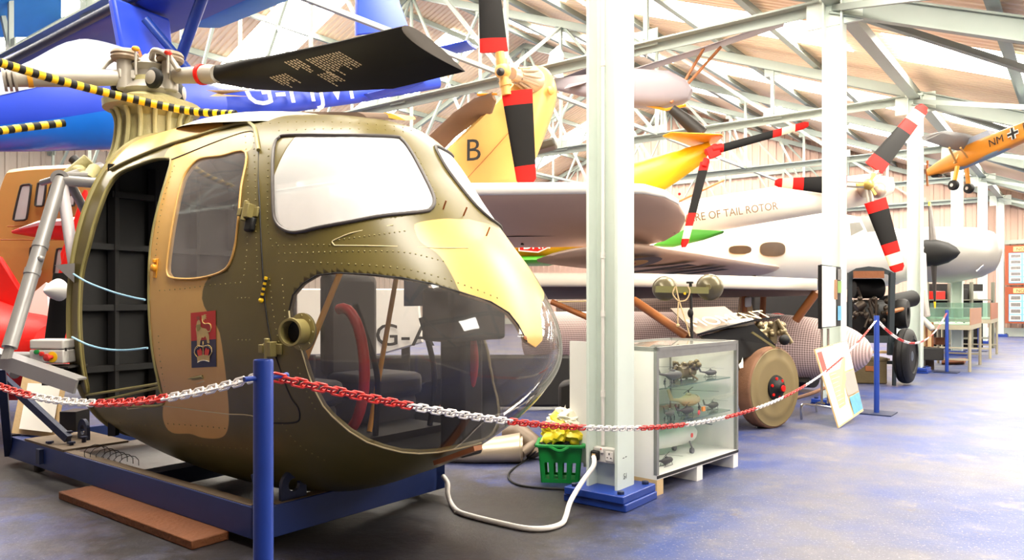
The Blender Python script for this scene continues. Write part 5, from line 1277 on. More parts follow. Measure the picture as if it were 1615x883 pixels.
# ---- white twin-engined aircraft
an = T('white_aircraft', 'white aircraft fuselage with two oval side windows behind the wings', 'aircraft', PX(1200, 440, 14))
pth = [(PX(940, 408, 15.2), .35, .35), (PX(1060, 405, 14.8), .55, .52), (PX(1180, 402, 14.4), .68, .66), (PX(1300, 395, 14.0), .74, .74), (PX(1380, 402, 13.6), .68, .62), (PX(1425, 410, 13.3), .5, .45), (PX(1452, 416, 13.2), .2, .2)]
MB().ell(pth, n=32).build('fuselage', mat('white_aircraft_skin', (238, 234, 226), .3, var=.03), an)
m_win = mat('dark_cabin_window', (84, 66, 50), .15, var=.3, scale=4)
for c, w_, h_ in (((1167, 394, 13.79), 17, 6.5), ((1218, 393, 13.57), 19, 11)):
    c0 = PX(*c); poly = [c0+V(w_/1177*c[2]*math.copysign(abs(math.cos(a))**.7, math.cos(a)), -.03*math.cos(a), h_/1177*c[2]*math.copysign(abs(math.sin(a))**.7, math.sin(a))) for a in [2*math.pi*k/28 for k in range(28)]]
    wd = MB().slab(poly, V(-.1, -1, 0), .05).build('side_window', m_win, an)
    MB().tube(poly, .012, 6, True).build('window_rim', m_pale, wd)
mb = MB()
for q in ([(1340, 352), (1356, 350), (1362, 362), (1342, 372)], [(1356, 341), (1380, 341), (1386, 364), (1368, 366)]):
    mb.add([PX(x, y, 12.98) for x, y in q], [(0, 1, 2, 3)])
mb.build('windscreen', mat('grey_windscreen', (150, 148, 140), .15, var=.2, scale=6), an)
# engine nacelle with prop
nc = T('engine_nacelle', 'white engine cowling of the twin aircraft left of the third column', 'engine', PX(1400, 440, 13))
mb = MB(); mb.ell([(PX(1366, 402, 14.0), .38, .47), (PX(1375, 402, 13.7), .42, .50), (PX(1410, 404, 13.5), .42, .50), (PX(1440, 408, 13.4), .34, .40), (PX(1452, 410, 13.35), .21, .24)], n=28); mb.build('cowling', m_wh2, nc)
mb = MB(); mb.tube([PX(1372, 370, 13.4), PX(1367, 402, 13.2), PX(1373, 430, 13.3)], .012, 6); mb.ball(PX(1365, 391, 13.15), .04); mb.build('cowl_seam', m_dark, nc)
sv = T('silver_aircraft', 'silver blunt-nosed aircraft with a black spinner and propeller beyond the third column', 'aircraft', PX(1500, 440, 16))
MB().ell([(PX(1400, 400, 16.2), .45, .5), (PX(1445, 401, 16), .55, .58), (PX(1500, 402, 15.8), .56, .60), (PX(1545, 398, 15.6), .47, .52), (PX(1568, 396, 15.5), .33, .40), (PX(1578, 396, 15.45), .17, .22), (PX(1581, 396, 15.43), .03, .04)], n=36).build('fuselage', mat('silver_skin', (150, 146, 140), .35, metal=.25, var=.05, scale=3), sv)
MB().tube([PX(1540, 428, 15.25), PX(1551, 418, 15.2)], .02, 8).build('nose_light', m_chrome, sv)
sp = PX(1457, 399, 14.8); sdv = (PX(1510, 398, 14.5)-sp).normalized()
MB().lathe(sp, sdv, [(0, .26), (.05, .27), (.25, .255), (.42, .2), (.56, .1), (.62, .01)], 28).build('spinner', m_black, sv)
mb = MB(); blade(mb, PX(1472, 384, 14.7), PX(1466, 318, 14.7), V(.22, .1, 0), V(.07, .04, 0), .05, [(.88, 0), (1, 1)]); mb.build('propeller_blade', [mat('grey_brown_blade', (84, 76, 70), .4), m_yel], sv)
mb = MB(); blade(mb, PX(1473, 412, 14.7), PX(1475, 487, 14.7), V(.18, .1, 0), V(.03, .02, 0), .05, [(.86, 0), (1, 1)]); mb.build('propeller_blade', [mat('dark_blade', (40, 36, 34), .35), m_yel], sv)
# ---- hanging orange model aeroplane
om = T('model_aeroplane', 'orange and grey high-wing model aeroplane with black wheels hanging from the roof', 'model aeroplane', PX(1535, 255, 9))
ad = (PX(1620, 208, 8.2)-PX(1470, 272, 9.4)).normalized()
nose, tail = PX(1466, 272, 9.4), PX(1660, 192, 7.9)
MB().ell([(nose, .045, .05), (nose+ad*.2, .075, .085), (nose+ad*.55, .095, .125), (nose+ad*.95, .09, .12), (nose+ad*1.4, .07, .095), (tail, .03, .04)], n=16, pw=3.2).build('fuselage', mat('model_orange', (218, 138, 40), .45, var=.04), om)
sdm = ad.cross(UP).normalized()
MB().ell([(nose+ad*.45-UP*.10, .06, .03), (nose+ad*.95-UP*.09, .075, .04), (tail-UP*.02, .02, .02)], n=12).build('grey_belly', mat('model_grey_blue', (128, 150, 160), .5), om)
mw = MB(); wr = PX(1530, 226, 9.0)
mw.wing([(PX(1453, 217, 8.0), PX(1462, 212, 8.1), .02), (PX(1456, 221, 8.0), PX(1492, 206, 8.3), .03), (PX(1480, 229, 8.3), PX(1526, 211, 8.7), .035), (PX(1508, 237, 8.7), PX(1555, 222, 9.2), .035)]); mw.build('wing', mat('model_wing_grey', (112, 110, 108), .5), om)
mw = MB(); mw.wing([(PX(1508, 237, 8.7), PX(1555, 222, 9.2), .035), (PX(1545, 236, 9.8), PX(1575, 222, 10.2), .03)]); mw.build('wing', mat('model_wing_grey', (112, 110, 108), .5), om)
mb = MB(); c = nose+ad*.62+UP*.13; mb.hexa([c-ad*.16-sdm*.06-UP*.06, c-ad*.16+sdm*.06-UP*.06, c+ad*.3+sdm*.06-UP*.05, c+ad*.3-sdm*.06-UP*.05, c-ad*.05-sdm*.05+UP*.06, c-ad*.05+sdm*.05+UP*.06, c+ad*.25+sdm*.05+UP*.05, c+ad*.25-sdm*.05+UP*.05]); mb.build('glazed_cabin', m_canf, om)
for x0, y0, x1, y1, D in ((1510, 262, 1504, 292, 8.85), (1524, 262, 1528, 297, 9.2)):
    mb = MB(); mb.beam(PX(x0, y0, D), PX(x1, y1, D), .045, .03); lg = mb.build('undercarriage_leg', m_ora, om)
    mb = MB(); mb.lathe(PX(x1, y1, D)-sdm*.03, sdm, [(0, .03), (.005, .058), (.03, .064), (.055, .058), (.06, .03)], 20); wl = mb.build('wheel', m_black, om); MB().lathe(PX(x1, y1, D)+sdm*.028 if sdm.y < 0 else PX(x1, y1, D)-sdm*.034, sdm, [(0, .02), (.008, .02)], 12).build('wheel_hub', m_grey, wl)
mb = MB()
for p, q in ((PX(1508, 256, 8.9), PX(1497, 233, 8.4)), (PX(1530, 254, 8.9), PX(1515, 233, 8.5)), (PX(1505, 258, 8.9), PX(1514, 240, 8.9))): mb.cyl(p, q, .012, n=6)
mb.build('wing_struts', m_sand, om)
mb = MB(); mb.wing([(nose-ad*.03+UP*.16-sdm*.02, nose-ad*.03+UP*.16+sdm*.02, .012), (nose-ad*.03, nose-ad*.03+sdm*.03, .015), (nose-ad*.03-UP*.16-sdm*.02, nose-ad*.03-UP*.16+sdm*.02, .012)], ad); mb.build('propeller', m_brown, om)
mb = MB(); mb.ell([(nose+ad*.05-UP*.06, .03, .02), (nose+ad*.16-UP*.09, .035, .02)], n=10); mb.build('exhaust_mark', m_black, om)
face = -sdm if sdm.y > 0 else sdm
def OM(s_, z_, o=.012): 
    k = float(np.interp(s_, [.95, 1.4, 2.2], [.09, .07, .04])); return nose+ad*s_+face*(k+o)+ad.cross(face).cross(ad)*0+UP*z_
upm = (UP-ad*UP.dot(ad)).normalized()
MB().text('NM', OM(.93, -.045), ad, upm, .085, 0).build('black_letters', m_mark, om); MB().text('P', OM(1.34, -.02, .02), ad, upm, .085, 0).build('black_letters', m_mark, om)
mb = MB()
for w_, l_, c_ in ((.05, .13, 0),):
    c = OM(1.22, .0, .016)
    mb.box(c, l_, .004, w_, (ad, face, upm)); mb.box(c, w_, .004, l_, (ad, face, upm))
cr = mb.build('cross_edge', m_paper, om)
mb = MB(); c = OM(1.22, .0, .019); mb.box(c, .128, .004, .026, (ad, face, upm)); mb.box(c, .026, .004, .128, (ad, face, upm)); mb.build('cross_bars', m_mark, cr)
# ================================================================== FLOOR EXHIBITS TO THE RIGHT
def gingham(nm, ca_, cb_):
    m = bpy.data.materials.new(nm); m.use_nodes = True; nt = m.node_tree; L = nt.links.new; p = nt.nodes['Principled BSDF']
    tc = nt.nodes.new('ShaderNodeUVMap'); sp_ = nt.nodes.new('ShaderNodeSeparateXYZ'); L(tc.outputs[0], sp_.inputs[0])
    outs = []
    for i in (0, 1):
        mu = nt.nodes.new('ShaderNodeMath'); mu.operation = 'FRACT'; L(sp_.outputs[i], mu.inputs[0])
        gt = nt.nodes.new('ShaderNodeMath'); gt.operation = 'GREATER_THAN'; gt.inputs[1].default_value = .5; L(mu.outputs[0], gt.inputs[0]); outs.append(gt.outputs[0])
    ad_ = nt.nodes.new('ShaderNodeMath'); ad_.operation = 'ADD'; L(outs[0], ad_.inputs[0]); L(outs[1], ad_.inputs[1])
    mr = nt.nodes.new('ShaderNodeMapRange'); mr.inputs[2].default_value = 2; L(ad_.outputs[0], mr.inputs[0])
    mx = nt.nodes.new('ShaderNodeMix'); mx.data_type = 'RGBA'; mx.inputs[6].default_value = (*lin(ca_), 1); mx.inputs[7].default_value = (*lin(cb_), 1)
    L(mr.outputs[0], mx.inputs[0]); L(mx.outputs[2], p.inputs['Base Color']); p.inputs['Roughness'].default_value = .6
    return m
m_ging = gingham('pink_checked_cloth', (222, 196, 190), (116, 92, 88)); m_ging_shade = gingham('dim_checked_cloth', (112, 92, 84), (62, 48, 42))  # second cloth is a darkened copy, painting the shade on the airframe
def uvloft(name, path, n, parent, cell, pw=2., m_=None):
    mb = MB(); mb.ell(path, n=n, pw=pw); o = mb.build(name, m_ or m_ging, parent)
    me = o.data; uv = me.uv_layers.new(name='grid'); L_ = [0]
    for a, b in zip(path, path[1:]): L_.append(L_[-1]+(b[0]-a[0]).length)
    per = 2*math.pi*max(p[1] for p in path); per = round(per/cell)*cell
    for f in me.polygons:
        js = []
        for li in f.loop_indices:
            v = me.loops[li].vertex_index; js.append((v//n, v % n))
        wrap = max(j for _, j in js)-min(j for _, j in js) > n/2
        for li, (i, j) in zip(f.loop_indices, js): uv.data[li].uv = (L_[i]/cell, ((j+n if wrap and j < n/2 else j)/n)*per/cell)
    return o
pod = T('checked_fuselage', 'long rounded pod covered in pink checked cloth behind the second column', 'fuselage', PX(1290, 610, 9.4))
nose_, pd = PX(1376, 556, 9.35), -W
q = []
for s_, rx, rz in ((0, .01, .01), (.03, .10, .10), (.1, .19, .19), (.25, .29, .29), (.5, .36, .37), (.9, .40, .43), (1.6, .42, .46), (2.6, .42, .46), (3.8, .42, .46), (5.2, .40, .44)):
    q.append((nose_+pd*s_+UP*(.0+.02*min(s_, 1)), rx, rz))
qq = spline([V(*[0, 0, 0])], 1)
C_ = spline([c for c, _, _ in q], 3); R_ = spline([V(a, b, 0) for _, a, b in q], 3)
uvloft('cloth_skin', [(c, max(r.x, .004), max(r.y, .004)) for c, r in zip(C_, R_)], 40, pod, .03)
MB().ell([(nose_+pd*s_+UP*-.40, .25, .09) for s_ in (.7, 2., 3.5, 5.)], n=16).build('dark_keel', m_dark, pod)
# checked fin beyond the lower wing: side of the old airframe
af = T('checked_airframe', 'dark checked side wall of an old airframe under the lower wing', 'airframe', PX(1100, 560, 10.5))
path = [(PX(1190, 503, 13.2), .3, .46), (PX(1050, 503, 13.2), .3, .46), (PX(880, 508, 13.5), .3, .44)]
uvloft('cloth_skin', path, 30, af, .034, 4., m_ging_shade)
mb = MB(); mb.slab([PX(1167, 462, 9.6), PX(1181, 462, 9.6), PX(1192, 510, 9.6), PX(1162, 510, 9.6)], V(0, -1, 0), .06, .01); mb.build('pale_pylon', m_pale, af)
mb = MB(); mb.cyl(PX(1174, 456, 9.5), PX(1174, 492, 9.5), .035); mb.build('spar', m_brown, af)
mb = MB(); mb.box(PX(1180, 476, 9.45), .085, .04, .13, (V(1, 0, .1), V(0, 1, 0), UP)); mb.build('brush_pad', m_grey, af, bev=.02)
MB().slab([PX(1185, 465, 11.5), PX(1300, 462, 11.5), PX(1300, 512, 11.5), PX(1185, 512, 11.5)], V(0, -1, 0), .2).thing('dark_engine_cover', mat('very_dark_cover', (30, 28, 28), .7), 'dark covered machinery beneath the end of the lower wing', 'machinery', bev=.03)
MB().cyl(PX(1204, 465, 10.0), PX(1202, 505, 10.0), .04).thing('brown_post', m_brown, 'short brown post beneath the lower wing near the signboard', 'post')
crumple(PX(1222, 499, 10.2), .09, (1.5, .7, .45), .3, 3.).thing('red_cloth', m_red, 'crumpled red cloth above the engine trailer', 'cloth')
# ---- searchlight bar on a pole
sl = T('floodlight_stand', 'twin dome floodlights on a green bar with hanging flex above the display case', 'floodlight', PX(1110, 640, 6.4))
D = 6.3
for x, y, r in ((1048, 455, 20), (1119, 453, 21.5)):
    rr_ = r/1177*D; c = PX(x, y, D+.12); ad_ = V(.35, 1, 0).normalized()
    mb = MB(); mb.lathe(c-ad_*rr_*.75, ad_, [(0, .012), (.012, rr_*.3), (.03, rr_*.62), (.06, rr_*.88), (rr_*.8, rr_), (rr_*1.1, rr_*1.0), (rr_*1.15, rr_*.9)], 28)
    lp = mb.build('lamp_dome', mat('olive_lamp_shell', (98, 90, 66), .3, metal=.3, var=.1), sl)
    MB().cyl(c-ad_*rr_*.75, c-ad_*rr_*.95, .022).build('lamp_boss', m_olive, lp)
mb = MB(); mb.beam(PX(1034, 456, D), PX(1117, 458, D), .04, .055); mb.build('cross_bar', mat('green_bar', (116, 112, 66), .5, var=.1), sl)
mb = MB(); mb.cyl(PX(1089, 447, D), PX(1092, 560, D), .013); mb.cyl(PX(1088, 447, D), PX(1088, 444, D), .03); pl_ = mb.build('pole', m_dark, sl)
mb = MB(); mb.ball(PX(1089, 494, D-.02), .028, (.9, .9, 1.4)); mb.build('clamp_knob', m_black, pl_)
mb = MB(); mb.lathe(PX(1080, 463, D-.03), V(0, -1, 0), [(0, .012), (.008, .01)], 12); mb.build('indicator', m_yel, sl)
mb = MB()
for pts in ([(1066, 451), (1061, 462), (1066, 471), (1073, 475), (1083, 472), (1088, 460), (1085, 452)], [(1066, 452), (1070, 470), (1076, 490), (1083, 512), (1088, 530)], [(1070, 476), (1069, 495), (1069, 511)]):
    mb.tube(spline([PX(x, y, D-.04) for x, y in pts], 5), .006, 6)
mb.ball(PX(1069, 513, D-.04), .016); mb.build('flex', m_pale, sl)
# ---- signboard leaning on the trailer
sg = T('lettered_board', 'pale tilted board with reflective cut letters behind the display case', 'sign board', PX(1110, 526, 6.9))
qd = [PX(1057, 487, 8.1), PX(1143, 484, 8.2), PX(1186, 516, 7.5), PX(1098, 527, 7.35)]
n_ = (qd[1]-qd[0]).cross(qd[3]-qd[0]).normalized()
if n_.z < 0: n_ = -n_
MB().slab(qd, n_, .014).build('board', mat('buff_board', (124, 108, 90), .5, var=.06), sg)
ex, ey = (qd[2]-qd[3]).normalized(), (qd[0]-qd[3]).normalized()
mb = MB(); mb.text('MOMENT', PX(1096, 519, 7.42)+n_*.0+ey*.03, ex, ey, .24, .012, stretch=.62); mb.build('cut_letters', mat('glossy_cream_letters', (248, 214, 150), .25, var=.05), sg)
mb = MB(); mb.box(PX(1168, 509, 7.5)+n_*.0, .28, .07, .06, (ex, ey, n_)); mb.thing('white_box', m_paper, 'small white box on the right corner of the lettered board', 'box', bev=.008)
# ---- engine trailer with solid disc wheels
tr = T('engine_trailer', 'olive engine trailer with a solid disc wheel beside the display case', 'trailer', PX(1190, 680, 7.2))
ta = V(.57, -.82, 0).normalized(); tb_ = V(.82, .57, 0).normalized()      # axle outwards, along
wcn = PX(1221, 611, 7.0)
R = .385
m_rim = mat('olive_wheel_disc', (124, 108, 72), .55, var=.1)
def wheel(c, nm='wheel'):
    mb = MB(); mb.lathe(c-ta*.14, ta, [(0, R-.015), (.01, R), (.13, R), (.145, R-.008), (.15, R-.02)], 48); w_ = mb.build(nm, m_rust, tr)
    MB().lathe(c+ta*.011, ta, [(0, R-.02), (.006, R-.025), (.004, R-.09), (.010, R-.1), (.006, R-.14), (.004, .13), (.004, .0)], 48).build('wheel_disc', m_rim, w_)
    MB().lathe(c+ta*.013, ta, [(.004, .12), (.02, .115), (.03, .08), (.05, .06), (.06, .05), (.08, .045), (.085, .0)], 28).build('hub', m_black, w_)
    d, s_, t_ = frame(ta)
    for k in range(6):
        a = k*math.pi/3+.3; MB().lathe(c+(s_*math.cos(a)+t_*math.sin(a))*.088+ta*.033, ta, [(0, .017), (.014, .016), (.017, .008)], 6).build('wheel_nut', m_red, w_)
    MB().lathe(c+ta*.095, ta, [(0, .03), (.012, .028), (.014, .0)], 14).build('hub_cap', m_red, w_)
wheel(wcn); wheel(wcn-ta*1.15)
MB().cyl(wcn-ta*1.1, wcn-ta*.1, .035).build('axle', m_dark, tr)
b0 = wcn-ta*.62
mb = MB(); mb.box(b0+ta*.07-tb_*.40+UP*.16, 1.5, .78, .34, (tb_, ta, UP)); mb.build('body_box', m_olive, tr, bev=.01)
mb = MB(); mb.box(b0-tb_*.5-UP*.08, 1.9, .08, .1, (tb_, ta, UP)); mb.box(b0-tb_*.5-UP*.08+ta*.36, 1.9, .08, .1, (tb_, ta, UP)); mb.build('chassis', m_olive, tr)
lid = [PX(1100, 528, 6.6), PX(1190, 505, 6.9), PX(1232, 499, 7.9), PX(1150, 510, 8.0)]
MB().slab(lid, V(-.1, -.4, 1), .02).build('raised_lid', m_black, tr)
mb = MB(); mb.slab([PX(1104, 530, 6.75), PX(1188, 512, 7.0), PX(1222, 545, 7.1), PX(1150, 575, 6.85)], V(0, -1, .2), .06); mb.build('engine_bay', m_black, tr)
mb = MB(); mb.beam(PX(1186, 524, 6.85), PX(1222, 548, 6.85), .03, .02); mb.build('lid_stay', m_olive, tr)
mb = MB(); ec = PX(1214, 524, 7.15); re = random.Random(4)
mb.cyl(ec-V(.14, 0, .02), ec+V(.0, .05, .04), .07); mb.cyl(ec+V(.02, 0, -.1), ec+V(.05, 0, .1), .05); mb.cyl(ec+V(.05, -.05, .12), ec+V(.18, -.08, -.1), .022)
for k in range(14): mb.ball(ec+V(re.uniform(-.12, .14), re.uniform(-.06, .05), re.uniform(-.1, .08)), re.uniform(.025, .05), nu=8, nv=6)
en = mb.build('engine', m_bronze, tr)
MB().ball(PX(1237, 536, 7.0), .05).build('black_cap', m_black, en)
mb = MB(); c = PX(1169, 574, 6.78); mb.slab([c+V(-.014, 0, -.04), c+V(.018, 0, -.034), c+V(.018, 0, .02), c+V(.012, 0, .06), c+V(.0, 0, .02), c+V(-.024, 0, -.006)], ta, .003); mb.build('badge', m_paper, tr)
MB().tube(spline([PX(1240, 632, 7.5), PX(1275, 622, 8.0), PX(1300, 612, 8.2)], 4), .02, 8).build('tow_bar', m_rust, tr)
# ---- information easel and leaning board
es = T('information_stand', 'black-backed information board on a chrome stand before the second column', 'information board', PX(1300, 655, 7.5))
mb = MB(); mb.hexa([PX(1290, 518, 7.45), PX(1296, 519, 7.4), PX(1296, 519, 7.5), PX(1290, 518, 7.55), PX(1290, 418, 7.45), PX(1296, 418, 7.4), PX(1296, 418, 7.5), PX(1290, 418, 7.55)])
mb.hexa([PX(1294, 518, 7.42), PX(1326, 514, 7.8), PX(1326, 514, 7.86), PX(1294, 518, 7.48), PX(1294, 417, 7.42), PX(1326, 421, 7.8), PX(1326, 421, 7.86), PX(1294, 417, 7.48)]); bd_ = mb.build('backing_board', m_black, es)
fr_ = (PX(1326, 468, 7.8)-PX(1294, 468, 7.42)); fn = V(fr_.y, -fr_.x, 0).normalized()
def EB(u, v): return PX(1295+(1326-1295)*u, (418+3*u)+(99-6*u)*v, 7.42+.38*u)+fn*.006
def rect(f, u0, u1, v0, v1, off=0.): return MB().add([f(u0, v0)+fn*off, f(u1, v0)+fn*off, f(u1, v1)+fn*off, f(u0, v1)+fn*off], [(0, 1, 2, 3)])
rect(EB, .02, .72, .01, .99).build('text_sheet', m_paper, es)
m_ph = [mat('photo_tan', (150, 110, 76), .5, var=.4, scale=20), mat('photo_green', (120, 150, 80), .5, var=.4, scale=20), mat('photo_grey', (110, 106, 104), .5, var=.5, scale=24), mat('photo_blue', (96, 160, 196), .5, var=.3, scale=20)]
for k, (u0, u1, v0, v1) in enumerate(((.62, .78, .22, .55), (.80, .98, .24, .44), (.8, .98, .04, .22), (.8, .98, .66, .9))): rect(EB, u0, u1, v0, v1, .004).build('photograph', m_ph[k], es)
mb = MB()
for x0 in (1296, 1306): mb.cyl(PX(x0, 518, 7.6), PX(x0, 636, 7.6), .012)
mb.tube(spline([PZ(1264, 661, .01), PX(1264, 642, 7.4), PX(1272, 638, 7.45), PX(1320, 644, 7.6), PX(1330, 648, 7.65)], 5), .013, 8); mb.tube(spline([PX(1300, 636, 7.6), PX(1288, 636, 7.85), PZ(1288, 648, .01)], 4), .012, 8)
mb.build('chrome_legs', m_chrome, es)
wbd = T('leaning_board', 'white information board leaning at an angle beside the second column', 'information board', PZ(1322, 675, 0))
A_, B_, C2, D_ = PX(1284, 551, 7.35), PX(1335, 537, 7.75), PX(1361, 648, 7.5), PZ(1322, 675, .0)
fn = (B_-A_).cross(D_-A_).normalized()
if fn.y > 0: fn = -fn
def LB(u, v): return (A_*(1-u)+B_*u)*(1-v)+(D_*(1-u)+C2*u)*v+fn*.008
MB().slab([A_, B_, C2, D_], fn, .014).build('board', m_pale, wbd)
rect(LB, .01, .55, .02, .98, .001).build('text_sheet', m_paper, wbd); rect(LB, .55, .99, .01, .40, .001).build('upper_sheet', m_paper, wbd); rect(LB, .58, .99, .42, .72, .001).build('grey_sheet', mat('grey_card', (160, 150, 142), .6), wbd); rect(LB, .62, .99, .74, .97, .001).build('photograph', m_ph[3], wbd)
rect(LB, .02, .16, .05, .32, .004).build('red_picture', mat('photo_red', (150, 60, 50), .5, var=.5, scale=30), wbd)
mb = MB(); rl = random.Random(8)
for k in range(15):
    v0 = .1+k*.055; mb.add(rect(LB, .2, .2+.28*(.6+.4*rl.random()), v0, v0+.008, .004).v, [(0, 1, 2, 3)])
mb.build('text_lines', mat('faint_print', (190, 186, 178), .6), wbd, kind='stuff')
# ---- engine cart with tyre
ec = T('engine_cart', 'dark engine on a wheeled cart with an arched cover left of the third column', 'engine', PX(1385, 610, 10.4))
mb = MB(); rs = []
for D in (10.6, 12.0):
    rs.append([PX(x, y, D) for x, y in ((1337, 442), (1338, 430), (1350, 423), (1370, 420), (1392, 422), (1408, 429), (1413, 440))]+[PX(x, y, D) for x, y in ((1408, 445), (1400, 433), (1375, 428), (1350, 431), (1343, 444))])
mb.rings(rs); mb.build('arched_cover', mat('dark_teal_paint', (34, 42, 46), .5, var=.2), ec)
mb = MB(); mb.box(PX(1370, 433, 10.5), .42, .04, .10); mb.build('tan_panel', m_wood, ec)
mb = MB(); mb.beam(PX(1407, 430, 10.5), PX(1404, 560, 10.5), .07, .06, hint=V(0, 1, 0)); mb.beam(PX(1340, 430, 10.6), PX(1340, 540, 10.6), .05, .05, hint=V(0, 1, 0)); mb.beam(PX(1342, 535, 10.5), PX(1440, 535, 10.5), .05, .1); mb.beam(PX(1411, 540, 10.4), PX(1410, 608, 10.4), .04, .04, hint=V(0, 1, 0)); mb.beam(PX(1340, 570, 11.2), PX(1425, 572, 11), .04, .05); mb.build('cart_frame', mat('dark_teal_paint', (34, 42, 46), .5), ec)
mb = MB(); mb.cyl(PX(1345, 455, 11.2), PX(1390, 455, 11.2), .15, n=20); mb.cyl(PX(1345, 500, 11.0), PX(1390, 500, 11.2), .26, n=24); mb.cyl(PX(1395, 480, 11.4), PX(1440, 470, 11.7), .13, n=20); mb.box(PX(1370, 520, 11.2), .6, .5, .3); mb.build('engine_block', m_black, ec, bev=.02)
mb = MB(); re = random.Random(9)
for k in range(30):
    p = PX(1345+re.uniform(0, 55), 470+re.uniform(0, 40), 10.75+re.uniform(-.05, .1)); 
    if k % 3: mb.ball(p, re.uniform(.02, .05), nu=8, nv=6)
    else: mb.cyl(p, p+V(re.uniform(-.1, .1), 0, re.uniform(-.2, .2)), .018, n=8)
mb.cyl(PX(1382, 470, 10.6), PX(1382, 520, 10.6), .018); mb.cyl(PX(1350, 485, 10.7), PX(1362, 478, 10.7), .06); mb.build('engine_fittings', mat('dull_metal_fittings', (66, 56, 46), .4, metal=.5, var=.3), ec)
mb = MB(); mb.tube([PX(1400, 495, 10.6), PX(1412, 490, 10.6), PX(1425, 487, 10.7)], .03, 8); mb.build('orange_hose', m_brown, ec)
def tyre(c, ax_, R_, w_, parent):
    mb = MB(); mb.lathe(c-ax_*w_/2, ax_, [(0, R_*.62), (.01, R_*.8), (.03, R_*.94), (w_*.3, R_*.99), (w_*.32, R_*.97), (w_*.36, R_*.97), (w_*.38, R_), (w_*.62, R_), (w_*.64, R_*.97), (w_*.68, R_*.97), (w_*.7, R_*.99), (w_-.03, R_*.94), (w_-.01, R_*.8), (w_, R_*.62), (w_*.9, R_*.6)], 40)
    t_ = mb.build('tyre', m_black, parent)
    mb = MB(); mb.lathe(c+ax_*(w_*.3), ax_, [(0, R_*.62), (.01, R_*.6), (-.04, R_*.5), (-.03, R_*.2), (.02, R_*.18), (.03, 0)], 28); mb.build('rim', mat('blue_grey_rim', (76, 86, 96), .4, metal=.3), t_)
    for k in range(5):
        d, s_, u_ = frame(ax_); a = k*1.257; MB().ball(c+ax_*(w_*.3+.0)+(s_*math.cos(a)+u_*math.sin(a))*R_*.32, .02, nu=8, nv=6).build('wheel_nut', m_dark, t_)
tyre(PX(1429, 561, 10.55), V(.75, -.66, 0).normalized(), .39, .2, ec)
MB().lathe(PX(1413, 495, 10.9), V(.8, -.6, 0), [(0, .2), (.04, .22), (.12, .22), (.16, .2), (.16, .1), (.1, .09)], 28).build('pulley', m_black, ec)
m_tab0 = mat('shelf_grey_green', (112, 112, 98), .5, var=.1)
# wooden chest, crate, timber blocks
ch = T('tool_chest', 'old green wooden chest on the floor behind the farther blue post', 'chest', PZ(1377, 606, 0))
c = PZ(1377, 606, 0)+V(0, .2, 0); w_ = 52/1177*10.6
mb = MB(); mb.box(c+UP*.17, w_, .3, .33, (V(1, -.15, 0), V(.15, 1, 0), UP)); mb.build('chest_body', mat('old_olive_chest', (96, 82, 52), .7, var=.25, bump=.1), ch, bev=.012)
mb = MB(); mb.box(c+UP*.35, w_+.02, .32, .05, (V(1, -.15, 0), V(.15, 1, 0), UP)); mb.build('lid', mat('old_olive_chest', (96, 82, 52)), ch, bev=.01)
mb = MB(); mb.box(c+UP*.22+V(-.02, -.155, 0), .13, .012, .07, (V(1, -.15, 0), V(.15, 1, 0), UP)); mb.build('chest_plate', m_brown, ch)
mb = MB(); mb.box(PX(1375, 566, 10.9), .4, .25, .03, (V(1, .1, 0), V(-.1, 1, 0), UP)); mb.box(PX(1380, 555, 11), .4, .2, .03); mb.thing('loose_planks', m_pale, 'loose pale planks lying across the cart above the green chest', 'planks')
for nm, x, y, D, w_, h_, m_, lb in (('wooden_crate', 1458, 546, 12.9, .22, .42, m_pale, 'upright pale wooden crate right of the third column'), ('timber_block', 1467, 567, 12.6, .34, .2, m_dark, 'dark timber beam block under the wooden crate'), ('timber_post', 1461, 583, 13.0, .18, .2, mat('weathered_post', (74, 58, 46), .8), 'short weathered timber post under the beam block'), ('timber_offcut', 1482, 543, 13.2, .2, .12, m_wood, 'brown timber offcut beside the crate')):
    c = PX(x, y, D); t = T(nm, lb, nm.split('_')[1], c)
    mb = MB(); mb.box(c+UP*h_/2, w_, .3, h_, (V(1, -.3, 0), V(.3, 1, 0), UP)); bd_ = mb.build('body', m_, t, bev=.008)
    if nm == 'wooden_crate':
        f = V(-.3, -1, 0).normalized()
        for dx in (-.09, .0, .09):
            mb = MB(); mb.box(c+UP*h_/2+f*.155+V(1, -.3, 0).normalized()*dx, .03, .015, h_, (V(1, -.3, 0), V(.3, 1, 0), UP)); mb.build('batten', m_wood, bd_)
mb = MB(); mb.beam(PX(1448, 400, 12.9), PX(1452, 500, 12.7), .18, .22, hint=V(0, 1, 0)); mb.beam(PX(1455, 455, 12.6), PX(1462, 500, 12.6), .1, .1, hint=V(0, 1, 0)); mb.cyl(PX(1452, 500, 12.6), PX(1472, 520, 12.5), .05)
mb.thing('landing_gear_leg', mat('pale_grey_leg', (184, 176, 168), .4, var=.1), 'pale grey landing gear leg descending right of the third column', 'landing gear', bev=.03)
shv = T('store_shelving', 'dark steel store shelving behind the glazed table cases', 'shelving', PZ(1515, 545, 0))
m_sto = mat('near_black_store', (20, 16, 14), .8, var=.3)  # very dark colour of the shelving's back panel
sa, sb = PX(1462, 430, 18.), PX(1566, 438, 18.6)
sd2 = (sb-sa); sd2.z = 0; sn = V(sd2.y, -sd2.x, 0).normalized(); sl2 = sd2.length; sd2.normalize(); sa.z = 0
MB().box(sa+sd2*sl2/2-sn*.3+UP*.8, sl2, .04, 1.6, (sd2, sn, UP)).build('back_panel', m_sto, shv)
for k in range(4): MB().box(sa+sd2*sl2*k/3+UP*.82, .06, .06, 1.64, (sd2, sn, UP)).build('upright', m_tab0, shv)
